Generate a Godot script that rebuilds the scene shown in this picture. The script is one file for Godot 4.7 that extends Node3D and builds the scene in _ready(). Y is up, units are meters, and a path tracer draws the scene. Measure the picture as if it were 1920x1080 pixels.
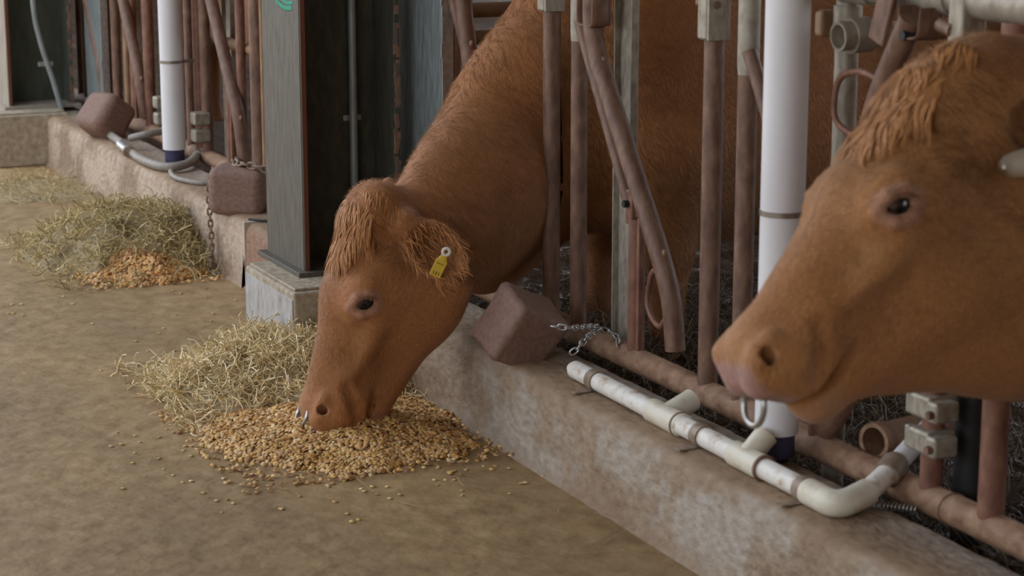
extends Node3D
# A cattle barn: aisle (x < 0), feed kerb along z, pens (x > 0.2). Metres, y up.

var M := {}
var rng := RandomNumberGenerator.new()
var used := {}

# ------------------------------------------------------------------ mesh builder
class MB:
	var v := PackedVector3Array()
	var n := PackedVector3Array()
	var c := PackedColorArray()
	var ix := PackedInt32Array()
	var col := Color(1, 1, 1)

	func vert(p: Vector3, nn: Vector3) -> int:
		v.append(p)
		n.append(nn)
		c.append(col)
		return v.size() - 1

	func tri(a: int, b: int, d: int) -> void:
		var g := (v[d] - v[a]).cross(v[b] - v[a])
		if g.dot(n[a] + n[b] + n[d]) < 0.0:
			ix.append_array([a, d, b])
		else:
			ix.append_array([a, b, d])

	func quad(a: int, b: int, d: int, e: int) -> void:
		tri(a, b, d)
		tri(a, d, e)

	func mesh() -> ArrayMesh:
		var arr := []
		arr.resize(Mesh.ARRAY_MAX)
		arr[Mesh.ARRAY_VERTEX] = v
		arr[Mesh.ARRAY_NORMAL] = n
		arr[Mesh.ARRAY_COLOR] = c
		arr[Mesh.ARRAY_INDEX] = ix
		var m := ArrayMesh.new()
		m.add_surface_from_arrays(Mesh.PRIMITIVE_TRIANGLES, arr)
		return m

	# swept round tube; rad may be a float or an array of radii
	func tube(path: Array, rad, seg := 14, cap := true, flat := Vector3.ZERO, flat_s := 1.0) -> MB:
		var k := path.size()
		var up := Vector3.ZERO
		var first := -1
		for i in k:
			var p: Vector3 = path[i]
			var t: Vector3
			if i == 0:
				t = (path[1] - p).normalized()
			elif i == k - 1:
				t = (p - path[i - 1]).normalized()
			else:
				t = ((path[i + 1] - p).normalized() + (p - path[i - 1]).normalized()).normalized()
			if up == Vector3.ZERO:
				up = t.cross(Vector3(0.13, 0.2, 0.97)).normalized()
				if flat != Vector3.ZERO:
					up = flat
			up = (up - t * up.dot(t)).normalized()
			var w := t.cross(up)
			var r: float = rad[i] if rad is Array else rad
			var base := v.size()
			for j in seg:
				var a := TAU * j / seg
				var d := up * cos(a) * flat_s + w * sin(a)
				var nn := (up * cos(a) / flat_s + w * sin(a)).normalized()
				vert(p + d * r, nn)
			if i > 0:
				for j in seg:
					var j2 := (j + 1) % seg
					quad(base - seg + j, base - seg + j2, base + j2, base + j)
			if first < 0:
				first = base
			if cap and (i == 0 or i == k - 1):
				var nn := -t if i == 0 else t
				var cc := vert(p, nn)
				var ring := v.size()
				for j in seg:
					vert(v[base + j], nn)
				for j in seg:
					tri(cc, ring + j, ring + (j + 1) % seg)
				if i == 0:
					# keep side ring last in order for the next ring
					var again := v.size()
					for j in seg:
						vert(v[base + j], n[base + j])
					base = again
		return self

	# hollow tube: outer, inner, two annular ends
	func pipe(a: Vector3, b: Vector3, ro: float, ri: float, seg := 20) -> MB:
		tube([a, b], ro, seg, false)
		var t := (b - a).normalized()
		var up := t.cross(Vector3(0.13, 0.2, 0.97)).normalized()
		var w := t.cross(up)
		for e in 2:
			var p := a if e == 0 else b
			var nn := -t if e == 0 else t
			var s := v.size()
			for j in seg:
				var d := up * cos(TAU * j / seg) + w * sin(TAU * j / seg)
				vert(p + d * ro, nn)
				vert(p + d * ri, nn)
			for j in seg:
				var j2 := (j + 1) % seg
				quad(s + j * 2, s + j * 2 + 1, s + j2 * 2 + 1, s + j2 * 2)
		var s2 := v.size()
		for p in [a, b]:
			for j in seg:
				var d := up * cos(TAU * j / seg) + w * sin(TAU * j / seg)
				vert(p + d * ri, -d)
		for j in seg:
			var j2 := (j + 1) % seg
			quad(s2 + j, s2 + j2, s2 + seg + j2, s2 + seg + j)
		return self

	# rounded box; B columns are its axes
	func box(ctr: Vector3, size: Vector3, r := 0.003, B := Basis(), fine := false) -> MB:
		var h := size * 0.5
		r = minf(r, minf(h.x, minf(h.y, h.z)) * 0.98)
		for ax in 3:
			for s in [-1.0, 1.0]:
				var a1 := (ax + 1) % 3
				var a2 := (ax + 2) % 3
				var g1 := _steps(h[a1], r, fine)
				var g2 := _steps(h[a2], r, fine)
				var st := v.size()
				for u in g1:
					for w in g2:
						var p := Vector3()
						p[ax] = s * h[ax]
						p[a1] = u
						p[a2] = w
						var q := Vector3(clampf(p.x, -h.x + r, h.x - r), clampf(p.y, -h.y + r, h.y - r), clampf(p.z, -h.z + r, h.z - r))
						var d := (p - q).normalized()
						vert(ctr + B * (q + d * r), (B * d).normalized())
				var m: int = g2.size()
				for i in g1.size() - 1:
					for j in m - 1:
						quad(st + i * m + j, st + i * m + j + 1, st + (i + 1) * m + j + 1, st + (i + 1) * m + j)
		return self

	func _steps(h: float, r: float, fine: bool) -> Array:
		if fine:
			var o := []
			for k in 7:
				o.append(-h + r * (1.0 - cos(PI * 0.5 * k / 6.0)) if k < 6 else -h + r)
			var e := o.duplicate()
			for k in range(1, 4):
				e.append(lerpf(-h + r, h - r, k / 4.0))
			for k in 7:
				e.append(-o[6 - k])
			return e
		return [-h, -h + r, h - r, h]

	func sphere(ctr: Vector3, rad: Vector3, seg := 14, rings := 8, B := Basis()) -> MB:
		var st := v.size()
		for i in rings + 1:
			var t := PI * i / rings
			for j in seg:
				var a := TAU * j / seg
				var d := Vector3(sin(t) * cos(a), cos(t), sin(t) * sin(a))
				vert(ctr + B * (d * rad), (B * (d / rad)).normalized())
		for i in rings:
			for j in seg:
				var j2 := (j + 1) % seg
				quad(st + i * seg + j, st + i * seg + j2, st + (i + 1) * seg + j2, st + (i + 1) * seg + j)
		return self

	func torus(ctr: Vector3, B: Basis, R: float, r: float, sx := 1.0, seg := 20, sub := 8) -> MB:
		var st := v.size()
		for i in seg:
			var a := TAU * i / seg
			var d := Vector3(cos(a), 0, sin(a))
			for j in sub:
				var b := TAU * j / sub
				var nn := d * cos(b) + Vector3.UP * sin(b)
				var p := d * R + nn * r
				p.x += signf(d.x) * R * (sx - 1.0) * minf(1.0, absf(d.x) * 3.0)
				vert(ctr + B * p, (B * nn).normalized())
		for i in seg:
			var i2 := (i + 1) % seg
			for j in sub:
				var j2 := (j + 1) % sub
				quad(st + i * sub + j, st + i2 * sub + j, st + i2 * sub + j2, st + i * sub + j2)
		return self


# ------------------------------------------------------------------ things and parts
func numbered(called: String) -> String:
	if not used.has(called):
		used[called] = 0
		return called
	used[called] += 1
	return "%s_%03d" % [called, used[called]]


func thing(called: String, label: String, category: String, at := Vector3.ZERO, group := "", kind := "") -> Node3D:
	var o := Node3D.new()
	o.name = numbered(called)
	add_child(o, true)
	o.position = at
	tag(o, label, category, group, kind)
	return o


func tag(o: Node, label: String, category: String, group := "", kind := "") -> Node:
	o.set_meta("label", label)
	if category:
		o.set_meta("category", category)
	if group:
		o.set_meta("group", group)
	if kind:
		o.set_meta("kind", kind)
	return o


# a mesh in world coordinates as a part of its thing (or of a part, or top-level)
func part(called: String, mesh: Mesh, mat: Material, parent: Node = self, label := "") -> MeshInstance3D:
	var o := MeshInstance3D.new()
	o.mesh = mesh
	o.material_override = mat
	if parent == self:
		o.name = numbered(called)
		add_child(o, true)
	else:
		o.name = called
		parent.add_child(o, true)
		if parent.get_parent() == self and not parent is MeshInstance3D:
			o.position = -parent.position
	if label:
		o.set_meta("label", label)
	return o


func bend(pts: Array, r: float, k := 5) -> Array:
	var o := [pts[0]]
	for i in range(1, pts.size() - 1):
		var a: Vector3 = pts[i - 1]
		var b: Vector3 = pts[i]
		var c: Vector3 = pts[i + 1]
		var ra: float = minf(r, minf(a.distance_to(b), b.distance_to(c)) * 0.45)
		var p := b + (a - b).normalized() * ra
		var q := b + (c - b).normalized() * ra
		for j in k + 1:
			var t := float(j) / k
			o.append(p.lerp(b, t).lerp(b.lerp(q, t), t))
	o.append(pts[-1])
	return o


func smooth(pts: Array, k := 5) -> Array:
	var cv := Curve3D.new()
	for i in pts.size():
		var t := Vector3.ZERO
		if i > 0 and i < pts.size() - 1:
			t = (pts[i + 1] - pts[i - 1]) / 6.0
		cv.add_point(pts[i], -t, t)
	var o := []
	for i in pts.size() - 1:
		for j in k:
			o.append(cv.sample(i, float(j) / k))
	o.append(pts[-1])
	return o


# ------------------------------------------------------------------ materials
func noise_tex(seed_: int, freq: float, stops: Array, size := 512, oct := 5, kind := FastNoiseLite.TYPE_SIMPLEX_SMOOTH, normal := 0.0) -> Texture2D:
	var f := FastNoiseLite.new()
	f.seed = seed_
	f.noise_type = kind
	f.frequency = freq
	f.fractal_octaves = oct
	f.fractal_gain = 0.55
	var t := NoiseTexture2D.new()
	t.width = size
	t.height = size
	t.seamless = true
	t.noise = f
	if normal > 0.0:
		t.as_normal_map = true
		t.bump_strength = normal
	else:
		var g := Gradient.new()
		var off := PackedFloat32Array()
		var cs := PackedColorArray()
		for s in stops:
			off.append(s[0])
			cs.append(s[1])
		g.offsets = off
		g.colors = cs
		t.color_ramp = g
	return t


func mat(tex: Texture2D, scale: Vector3, rough: float, metal := 0.0, nrm: Texture2D = null, nscale := 1.0, world := true) -> StandardMaterial3D:
	var m := StandardMaterial3D.new()
	m.albedo_texture = tex
	m.roughness = rough
	m.metallic = metal
	m.vertex_color_use_as_albedo = true
	m.uv1_triplanar = true
	m.uv1_world_triplanar = world
	m.uv1_scale = scale
	if nrm:
		m.normal_enabled = true
		m.normal_texture = nrm
		m.normal_scale = nscale
	return m


func plain(c: Color, rough: float, metal := 0.0) -> StandardMaterial3D:
	var m := StandardMaterial3D.new()
	m.albedo_color = c
	m.roughness = rough
	m.metallic = metal
	m.vertex_color_use_as_albedo = true
	return m


func h(s: String) -> Color:
	return Color.html(s)


func materials() -> void:
	var bump := noise_tex(11, 0.03, [], 512, 5, FastNoiseLite.TYPE_SIMPLEX_SMOOTH, 6.0)
	var grit := noise_tex(12, 0.09, [], 512, 3, FastNoiseLite.TYPE_SIMPLEX_SMOOTH, 5.0)
	M.floor = mat(noise_tex(1, 0.012, [[0.0, h("b8a489")], [0.35, h("cbb79b")], [0.6, h("d8c6ab")], [1.0, h("e6d6bd")]], 1024, 6), Vector3(0.9, 0.9, 0.9), 0.62, 0.0, bump, 0.25)
	M.kerb = mat(noise_tex(2, 0.02, [[0.0, h("ad9c8c")], [0.3, h("cdbfb0")], [0.62, h("ddd2c6")], [1.0, h("f0e8de")]], 1024, 6), Vector3(2.2, 2.2, 1.1), 0.8, 0.0, bump, 0.45)
	M.concrete = mat(noise_tex(3, 0.02, [[0.0, h("8d7d68")], [0.5, h("a99a84")], [1.0, h("bfb29d")]], 512, 6), Vector3(2.5, 2.5, 2.5), 0.85, 0.0, bump, 0.5)
	M.whitewash = mat(noise_tex(4, 0.02, [[0.0, h("8f7a69")], [0.3, h("a69f98")], [0.6, h("b0aca8")], [1.0, h("bbb8b5")]], 512, 6), Vector3(3, 1.2, 3), 0.8, 0.0, bump, 0.4)
	M.rust = mat(noise_tex(5, 0.02, [[0.0, h("4d362b")], [0.35, h("694b3b")], [0.6, h("785947")], [0.8, h("836451")], [1.0, h("967655")]], 512, 6), Vector3(3.5, 1.2, 3.5), 0.55, 0.0, bump, 0.25)
	M.rustred = mat(noise_tex(6, 0.02, [[0.0, h("5f3c2e")], [0.4, h("78503f")], [0.7, h("88604b")], [1.0, h("9a7454")]], 512, 6), Vector3(3.5, 1.4, 3.5), 0.55, 0.0, bump, 0.25)
	M.rail = mat(noise_tex(7, 0.02, [[0.0, h("6e4e3c")], [0.4, h("8a6850")], [0.7, h("9b7b60")], [1.0, h("ad8f72")]], 512, 6), Vector3(3, 3, 2), 0.7, 0.0, bump, 0.35)
	M.tan = mat(noise_tex(8, 0.02, [[0.0, h("775943")], [0.5, h("957353")], [1.0, h("aa8a66")]], 512, 5), Vector3(3, 1, 3), 0.6)
	M.galv = mat(noise_tex(9, 0.03, [[0.0, h("85796a")], [0.4, h("9c9384")], [0.7, h("aaa496")], [1.0, h("b7a385")]], 512, 5), Vector3(3, 1.5, 3), 0.5, 0.35, bump, 0.15)
	M.bluegalv = mat(noise_tex(10, 0.025, [[0.0, h("6d7474")], [0.4, h("87908f")], [0.7, h("98a2a1")], [1.0, h("abb4b3")]], 512, 5), Vector3(5, 0.7, 5), 0.45, 0.45, bump, 0.12)
	M.zinc = mat(noise_tex(13, 0.04, [[0.0, h("a8a8a2")], [1.0, h("d5d6d4")]], 256, 4), Vector3(4, 4, 4), 0.35, 0.75)
	M.chain = plain(h("b4b2ae"), 0.32, 0.85)
	M.oldchain = plain(h("8a7560"), 0.6, 0.3)
	M.paint = mat(noise_tex(14, 0.02, [[0.0, h("34332d")], [0.5, h("434238")], [1.0, h("535146")]], 512, 6), Vector3(3, 1, 3), 0.6, 0.0, bump, 0.15)
	M.dustypaint = mat(noise_tex(15, 0.02, [[0.0, h("4b443a")], [0.45, h("5a5449")], [1.0, h("6b6456")]], 512, 6), Vector3(5, 0.8, 5), 0.6, 0.0, bump, 0.12)
	M.paintfar = mat(noise_tex(26, 0.02, [[0.0, h("43473c")], [1.0, h("5a5d50")]], 256, 5), Vector3(3, 1, 3), 0.6)
	M.dustfar = mat(noise_tex(27, 0.02, [[0.0, h("8c8071")], [1.0, h("a59a8a")]], 256, 5), Vector3(3, 1, 3), 0.7)
	M.rustedge = plain(h("6d3f2a"), 0.8)
	M.pvc = mat(noise_tex(16, 0.01, [[0.0, h("dcd9da")], [1.0, h("ebe9ea")]], 256, 3), Vector3(2, 1, 2), 0.3)
	M.dirtypvc = mat(noise_tex(17, 0.02, [[0.0, h("a07a58")], [0.28, h("c9b8a4")], [0.42, h("e2dcd2")], [0.75, h("ebe7e0")], [1.0, h("dccdb8")]], 512, 5), Vector3(3.2, 3.2, 2.2), 0.4)
	M.fitting = mat(noise_tex(18, 0.02, [[0.0, h("b9a184")], [0.35, h("dad2bd")], [1.0, h("e4dfcf")]], 256, 5), Vector3(4, 4, 3), 0.4)
	M.clamp = mat(noise_tex(19, 0.03, [[0.0, h("75604c")], [0.5, h("958270")], [1.0, h("aa9a88")]], 256, 4), Vector3(6, 6, 6), 0.5, 0.2)
	M.steel = plain(h("a7a29a"), 0.3, 0.8)
	M.blue = plain(h("3d3a58"), 0.5)
	M.black = plain(h("211f1e"), 0.6)
	M.grey = mat(noise_tex(20, 0.03, [[0.0, h("80766a")], [1.0, h("a29b92")]], 256, 4), Vector3(5, 5, 5), 0.55)
	M.conduit = mat(noise_tex(21, 0.03, [[0.0, h("868e8e")], [1.0, h("a8b0ae")]], 256, 4), Vector3(4, 1, 4), 0.45, 0.3)
	M.salt = mat(noise_tex(22, 0.025, [[0.0, h("75574a")], [0.45, h("87695c")], [0.75, h("917467")], [1.0, h("a08a76")]], 512, 5), Vector3(5, 5, 5), 0.75, 0.0, bump, 0.6)
	M.mud = mat(noise_tex(23, 0.03, [[0.0, h("2c221b")], [0.5, h("47372b")], [1.0, h("6b5642")]], 512, 5), Vector3(2, 2, 2), 0.36, 0.0, grit, 1.6)
	M.mud.metallic_specular = 0.35
	M.roof = plain(h("8f8a80"), 0.9)
	M.wallm = plain(h("b9ad9c"), 0.9)
	M.brownwall = plain(h("8a6a55"), 0.9)
	M.ground = plain(h("b8a98f"), 0.95)
	var hair := noise_tex(24, 0.05, [], 512, 4, FastNoiseLite.TYPE_SIMPLEX_SMOOTH, 7.0)
	M.coat = mat(noise_tex(25, 0.03, [[0.0, h("c4b6a8")], [0.5, h("e6dcd2")], [1.0, h("ffffff")]], 512, 5), Vector3(9, 2.6, 9), 0.72, 0.0, hair, 0.55)
	M.coat.rim_enabled = true
	M.coat.rim = 0.35
	M.coat.rim_tint = 0.8
	M.hair = plain(Color(1, 1, 1), 0.6)
	M.eye = plain(h("120d0b"), 0.08)
	M.horn = plain(h("d9cbb4"), 0.6)
	M.yellow = plain(h("d8b43a"), 0.45)
	M.tagwhite = plain(h("e4dfd6"), 0.45)
	M.ink = plain(h("4a3d1d"), 0.7)
	M.greenpaint = plain(h("2f8f72"), 0.7)
	M.flake = plain(Color(1, 1, 1), 0.65)
	M.straw = plain(Color(1, 1, 1), 0.7)
	M.mudstraw = plain(Color(1, 1, 1), 0.45)


# ------------------------------------------------------------------ signed distance bodies
class Field:
	# parallel arrays, one entry per primitive
	var ty := PackedInt32Array()
	var a := PackedVector3Array()
	var ba := PackedVector3Array()
	var il := PackedFloat32Array()
	var r1 := PackedFloat32Array()
	var dr := PackedFloat32Array()
	var lat := PackedVector3Array()
	var sq := PackedFloat32Array()
	var sc := PackedFloat32Array()
	var u := PackedVector3Array()
	var w := PackedVector3Array()
	var x := PackedVector3Array()
	var ir := PackedVector3Array()
	var k := PackedFloat32Array()
	var sg := PackedInt32Array()

	func _add(t: int, kk: float, s: int) -> void:
		ty.append(t)
		k.append(kk)
		sg.append(s)

	# tapered capsule, flattened to the share s along the axis l
	func bone(p: Vector3, q: Vector3, ra: float, rb: float, kk := 0.04, l := Vector3(0, 0, 1), s := 1.0, sign_ := 1) -> void:
		_add(0, kk, sign_)
		var e := q - p
		e += l * (e.dot(l) * (1.0 / s - 1.0))
		a.append(p)
		ba.append(e)
		il.append(1.0 / maxf(e.length_squared(), 1e-9))
		r1.append(ra)
		dr.append(rb - ra)
		lat.append(l)
		sq.append(1.0 / s - 1.0)
		sc.append(minf(s, 1.0))
		u.append(Vector3.ZERO)
		w.append(Vector3.ZERO)
		x.append(Vector3.ZERO)
		ir.append(Vector3.ZERO)

	func ell(p: Vector3, B: Basis, rad: Vector3, kk := 0.04, sign_ := 1) -> void:
		_add(1, kk, sign_)
		a.append(p)
		ba.append(Vector3.ZERO)
		il.append(0)
		r1.append(0)
		dr.append(0)
		lat.append(Vector3.ZERO)
		sq.append(0)
		sc.append(minf(rad.x, minf(rad.y, rad.z)))
		u.append(B.x.normalized() / rad.x)
		w.append(B.y.normalized() / rad.y)
		x.append(B.z.normalized() / rad.z)
		ir.append(Vector3.ONE / rad)

	func one(i: int, p: Vector3) -> float:
		var q := p - a[i]
		if ty[i] == 0:
			q += lat[i] * (q.dot(lat[i]) * sq[i])
			var t := clampf(q.dot(ba[i]) * il[i], 0.0, 1.0)
			return ((q - ba[i] * t).length() - r1[i] - dr[i] * t) * sc[i]
		var e := Vector3(u[i].dot(q), w[i].dot(q), x[i].dot(q))
		var k0 := e.length()
		if k0 < 0.05:
			return -sc[i] * 0.95
		return k0 * (k0 - 1.0) / (e * ir[i]).length()

	func at(p: Vector3, act: PackedInt32Array) -> float:
		var d := 1.0
		for i in act:
			var e := one(i, p)
			var kk := k[i]
			if sg[i] > 0:
				var m := kk - absf(d - e)
				d = minf(d, e)
				if m > 0.0:
					d -= m * m / (4.0 * kk)
			else:
				e = -e
				var m := kk - absf(d - e)
				d = maxf(d, e)
				if m > 0.0:
					d += m * m / (4.0 * kk)
		return d

	# surface nets, on the side of the plane (pn, pd) where pn.p > pd; adds to v, n, ix
	func nets(mb: MB, lo: Vector3, hi: Vector3, hh: float, pn := Vector3.ZERO, pd := 0.0) -> void:
		var S := 8
		var nb := Vector3i(((hi - lo) / (hh * S)).ceil())
		var N := nb * S + Vector3i.ONE
		var vals := PackedFloat32Array()
		vals.resize(N.x * N.y * N.z)
		vals.fill(1.0)
		var every := PackedInt32Array(range(ty.size()))
		var sy := N.x
		var sz := N.x * N.y
		var R := hh * S * 0.5 * 1.75 * 1.25
		var blocks := []
		for bz in nb.z:
			for by in nb.y:
				for bx in nb.x:
					var ctr := lo + Vector3(bx * S + 4, by * S + 4, bz * S + 4) * hh
					if pn != Vector3.ZERO and pn.dot(ctr) < pd - R:
						continue
					var act := PackedInt32Array()
					var d := 1.0
					var each := PackedFloat32Array()
					for i in every:
						var e := one(i, ctr)
						each.append(e)
						if sg[i] > 0:
							d = minf(d, e)
					for i in every:
						if sg[i] > 0:
							if each[i] < d + 2.0 * R + k[i]:
								act.append(i)
						elif each[i] < 2.0 * R + k[i]:
							act.append(i)
					d = at(ctr, every)
					if absf(d) > R + 0.02:
						if d < 0.0:
							for z in S:
								for y in S:
									var o := bx * S + (by * S + y) * sy + (bz * S + z) * sz
									for xx in S:
										vals[o + xx] = -1.0
						continue
					blocks.append(Vector3i(bx, by, bz) * S)
					for z in S:
						for y in S:
							var o := bx * S + (by * S + y) * sy + (bz * S + z) * sz
							var p := lo + Vector3(bx * S, by * S + y, bz * S + z) * hh
							for xx in S:
								vals[o + xx] = at(p, act)
								p.x += hh
		var vi := PackedInt32Array()
		vi.resize(vals.size())
		vi.fill(-1)
		var off := PackedInt32Array([0, 1, sy, sy + 1, sz, sz + 1, sz + sy, sz + sy + 1])
		var E := PackedInt32Array([0, 1, 2, 3, 4, 5, 6, 7, 0, 2, 1, 3, 4, 6, 5, 7, 0, 4, 1, 5, 2, 6, 3, 7])
		var C := [Vector3(0, 0, 0), Vector3(1, 0, 0), Vector3(0, 1, 0), Vector3(1, 1, 0), Vector3(0, 0, 1), Vector3(1, 0, 1), Vector3(0, 1, 1), Vector3(1, 1, 1)]
		var cells := PackedInt32Array()
		for b in blocks:
			for z in S:
				for y in S:
					for xx in S:
						var o: int = (b.x + xx) + (b.y + y) * sy + (b.z + z) * sz
						var neg := 0
						for q in 8:
							if vals[o + off[q]] < 0.0:
								neg += 1
						if neg == 0 or neg == 8:
							continue
						var sum := Vector3.ZERO
						var cnt := 0
						for e in 12:
							var va := vals[o + off[E[e * 2]]]
							var vb := vals[o + off[E[e * 2 + 1]]]
							if (va < 0.0) != (vb < 0.0):
								sum += (C[E[e * 2]] as Vector3).lerp(C[E[e * 2 + 1]], va / (va - vb))
								cnt += 1
						var loc := sum / cnt
						var p := lo + (Vector3(b.x + xx, b.y + y, b.z + z) + loc) * hh
						if pn != Vector3.ZERO and pn.dot(p) < pd:
							continue
						var g := Vector3.ZERO
						for e in 4:
							g.x += vals[o + off[E[e * 2 + 1]]] - vals[o + off[E[e * 2]]]
							g.y += vals[o + off[E[e * 2 + 9]]] - vals[o + off[E[e * 2 + 8]]]
							g.z += vals[o + off[E[e * 2 + 17]]] - vals[o + off[E[e * 2 + 16]]]
						vi[o] = mb.vert(p, g.normalized())
						cells.append(o)
		for o in cells:
			var s0 := vals[o] < 0.0
			for ax in 3:
				var st := 1 if ax == 0 else (sy if ax == 1 else sz)
				var p1 := sy if ax == 0 else (sz if ax == 1 else 1)
				var p2 := sz if ax == 0 else (1 if ax == 1 else sy)
				if (vals[o + st] < 0.0) != s0:
					var q1 := o - p1
					var q2 := o - p1 - p2
					var q3 := o - p2
					if q2 >= 0 and vi[q1] >= 0 and vi[q2] >= 0 and vi[q3] >= 0:
						mb.quad(vi[o], vi[q1], vi[q2], vi[q3])


# a head along its own axes: s from the poll to the nose, d towards the forehead, l to the side
class HeadFrame:
	var P: Vector3
	var a: Vector3
	var d: Vector3
	var l: Vector3
	var z := 1.0

	func _init(p: Vector3, to: Vector3, roll: float, size: float) -> void:
		P = p
		a = (to - p).normalized()
		var ll := (Vector3(0, 0, 1) - a * a.z).normalized()
		var dd := a.cross(ll)
		l = ll * cos(roll) + dd * sin(roll)
		d = dd * cos(roll) - ll * sin(roll)
		z = size

	func w(s: float, dd: float, ll: float) -> Vector3:
		return P + (a * s + d * dd + l * ll) * z

	func local(p: Vector3) -> Vector3:
		var q := (p - P) / z
		return Vector3(q.dot(a), q.dot(d), q.dot(l))

	func basis() -> Basis:
		return Basis(a, d, l)

	# the eye slit stays near the level, tipped down towards the nose
	func eye_axis() -> Vector3:
		return (Vector3.UP.cross(l).normalized() * -0.97 + Vector3.DOWN * 0.24 + l * 0.0).slide(l).normalized()


func head_field(F: Field, H: HeadFrame, ear_turn: Array, no := 0.0) -> void:
	var z := H.z
	var B := H.basis()
	# skull, face and muzzle
	F.bone(H.w(0.03, 0.0, 0), H.w(0.19, 0.02, 0), 0.082 * z, 0.085 * z, 0.03, H.l, 1.18)
	F.bone(H.w(0.2, 0.025, 0), H.w(0.44, 0.028, 0), 0.078 * z, 0.05 * z, 0.04, H.l, 0.95)
	F.bone(H.w(0.2, -0.03, 0), H.w(0.43, -0.015, 0), 0.088 * z, 0.058 * z, 0.04, H.l, 0.9)
	F.ell(H.w(0.466, 0.01, 0), B, Vector3(0.058, 0.066, 0.074) * z, 0.03)
	F.bone(H.w(0.38, 0.0, 0.045), H.w(0.45, 0.0, 0.05), 0.03 * z, 0.03 * z, 0.04)
	F.bone(H.w(0.38, 0.0, -0.045), H.w(0.45, 0.0, -0.05), 0.03 * z, 0.03 * z, 0.04)
	for s in [-1.0, 1.0]:
		F.bone(H.w(0.10, -0.165, 0.05 * s), H.w(0.43, -0.085, 0.024 * s), 0.05 * z, 0.032 * z, 0.04)
		F.ell(H.w(0.16, -0.095, 0.058 * s), B, Vector3(0.115, 0.115, 0.045) * z, 0.04)
		F.ell(H.w(0.185, 0.048, 0.08 * s), B, Vector3(0.055, 0.036, 0.035) * z, 0.03)
		F.bone(H.w(0.22, 0.0, 0.085 * s), H.w(0.34, -0.015, 0.055 * s), 0.022 * z, 0.016 * z, 0.03)
		F.ell(H.w(0.475, 0.012, 0.042 * s), B, Vector3(0.042, 0.045, 0.034) * z, 0.02)
		F.ell(H.w(0.44, -0.035, 0.042 * s), B, Vector3(0.055, 0.032, 0.03) * z, 0.025)
	F.ell(H.w(0.458, -0.092, 0), B, Vector3(0.04, 0.036, 0.048) * z, 0.012)
	F.bone(H.w(0.2, -0.09, 0), H.w(0.43, -0.06, 0), 0.08 * z, 0.045 * z, 0.04, H.l, 0.8)
	# hair pad over the poll and forehead
	F.ell(H.w(0.015, 0.06, 0), B, Vector3(0.075, 0.055, 0.088) * z, 0.02)
	F.ell(H.w(0.09, 0.08, 0.0), B, Vector3(0.06, 0.03, 0.07) * z, 0.025)
	F.ell(H.w(-0.012, 0.045, 0), B, Vector3(0.06, 0.055, 0.07) * z, 0.04)
	# eye sockets, nostrils, mouth
	for s in [-1.0, 1.0]:
		var ec := H.w(0.192, 0.044, 0.0)
		var ex := H.eye_axis()
		var ey := H.l.cross(ex)
		F.ell(ec + H.l * 0.124 * s * z, Basis(ex, ey, H.l), Vector3(0.033, 0.021, 0.028) * z, 0.007, -1)
		for t in 2:
			var up := ey * (0.026 if t == 0 else -0.023) * z
			F.bone(ec - ex * 0.034 * z + H.l * 0.1 * s * z, ec - ex * 0.015 * z + up * 0.85 + H.l * 0.111 * s * z, 0.005 * z, 0.008 * z, 0.01)
			F.bone(ec - ex * 0.015 * z + up * 0.85 + H.l * 0.111 * s * z, ec + ex * 0.015 * z + up * 0.85 + H.l * 0.111 * s * z, 0.008 * z, 0.008 * z, 0.01)
			F.bone(ec + ex * 0.015 * z + up * 0.85 + H.l * 0.111 * s * z, ec + ex * 0.035 * z + H.l * 0.1 * s * z, 0.008 * z, 0.005 * z, 0.01)
		# nostril: a comma cut deep into the side of the pad, with a raised wing
		F.bone(H.w(0.46 - no, 0.05, 0.056 * s), H.w(0.49 - no, 0.046, 0.058 * s), 0.014 * z, 0.016 * z, 0.014)
		F.bone(H.w(0.49, 0.046, 0.05 * s), H.w(0.514, 0.01, 0.03 * s), 0.016 * z, 0.02 * z, 0.02)
		F.bone(H.w(0.482 - no, 0.046 + no * 0.2, 0.066 * s), H.w(0.497 - no, 0.014 + no * 0.4, 0.05 * s), 0.012 * z, 0.009 * z, 0.006, H.l, 1.0, -1)
		F.bone(H.w(0.395, 0.012, 0.078 * s), H.w(0.452, -0.035, 0.084 * s), 0.009 * z, 0.012 * z, 0.02, H.l, 1.0, -1)
		F.bone(H.w(0.26, -0.05, 0.105 * s), H.w(0.37, -0.02, 0.08 * s), 0.008 * z, 0.008 * z, 0.03, H.l, 1.0, -1)
		F.bone(H.w(0.53, -0.054, 0.0), H.w(0.485, -0.06, 0.046 * s), 0.011 * z, 0.012 * z, 0.006, H.l, 1.0, -1)
		F.bone(H.w(0.485, -0.06, 0.046 * s), H.w(0.43, -0.064, 0.062 * s), 0.012 * z, 0.01 * z, 0.008, H.l, 1.0, -1)
		F.bone(H.w(0.43, -0.064, 0.062 * s), H.w(0.375, -0.058, 0.073 * s), 0.01 * z, 0.006 * z, 0.01, H.l, 1.0, -1)
	# ears: a cupped leaf from a stalk; ear_turn holds [tip direction, opening direction] in head axes for each side
	for i in 2:
		var s := -1.0 if i == 0 else 1.0
		var tip: Vector3 = (B * (ear_turn[i][0] as Vector3)).normalized()
		var open: Vector3 = B * (ear_turn[i][1] as Vector3)
		open = (open - tip * open.dot(tip)).normalized()
		var e0 := H.w(-0.005, -0.005, 0.088 * s)
		var EB := Basis(tip, tip.cross(open), open)
		F.bone(e0, e0 + tip * 0.04 * z, 0.032 * z, 0.026 * z, 0.03)
		F.ell(e0 + tip * 0.088 * z, EB, Vector3(0.08, 0.06, 0.034) * z, 0.02)
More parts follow.
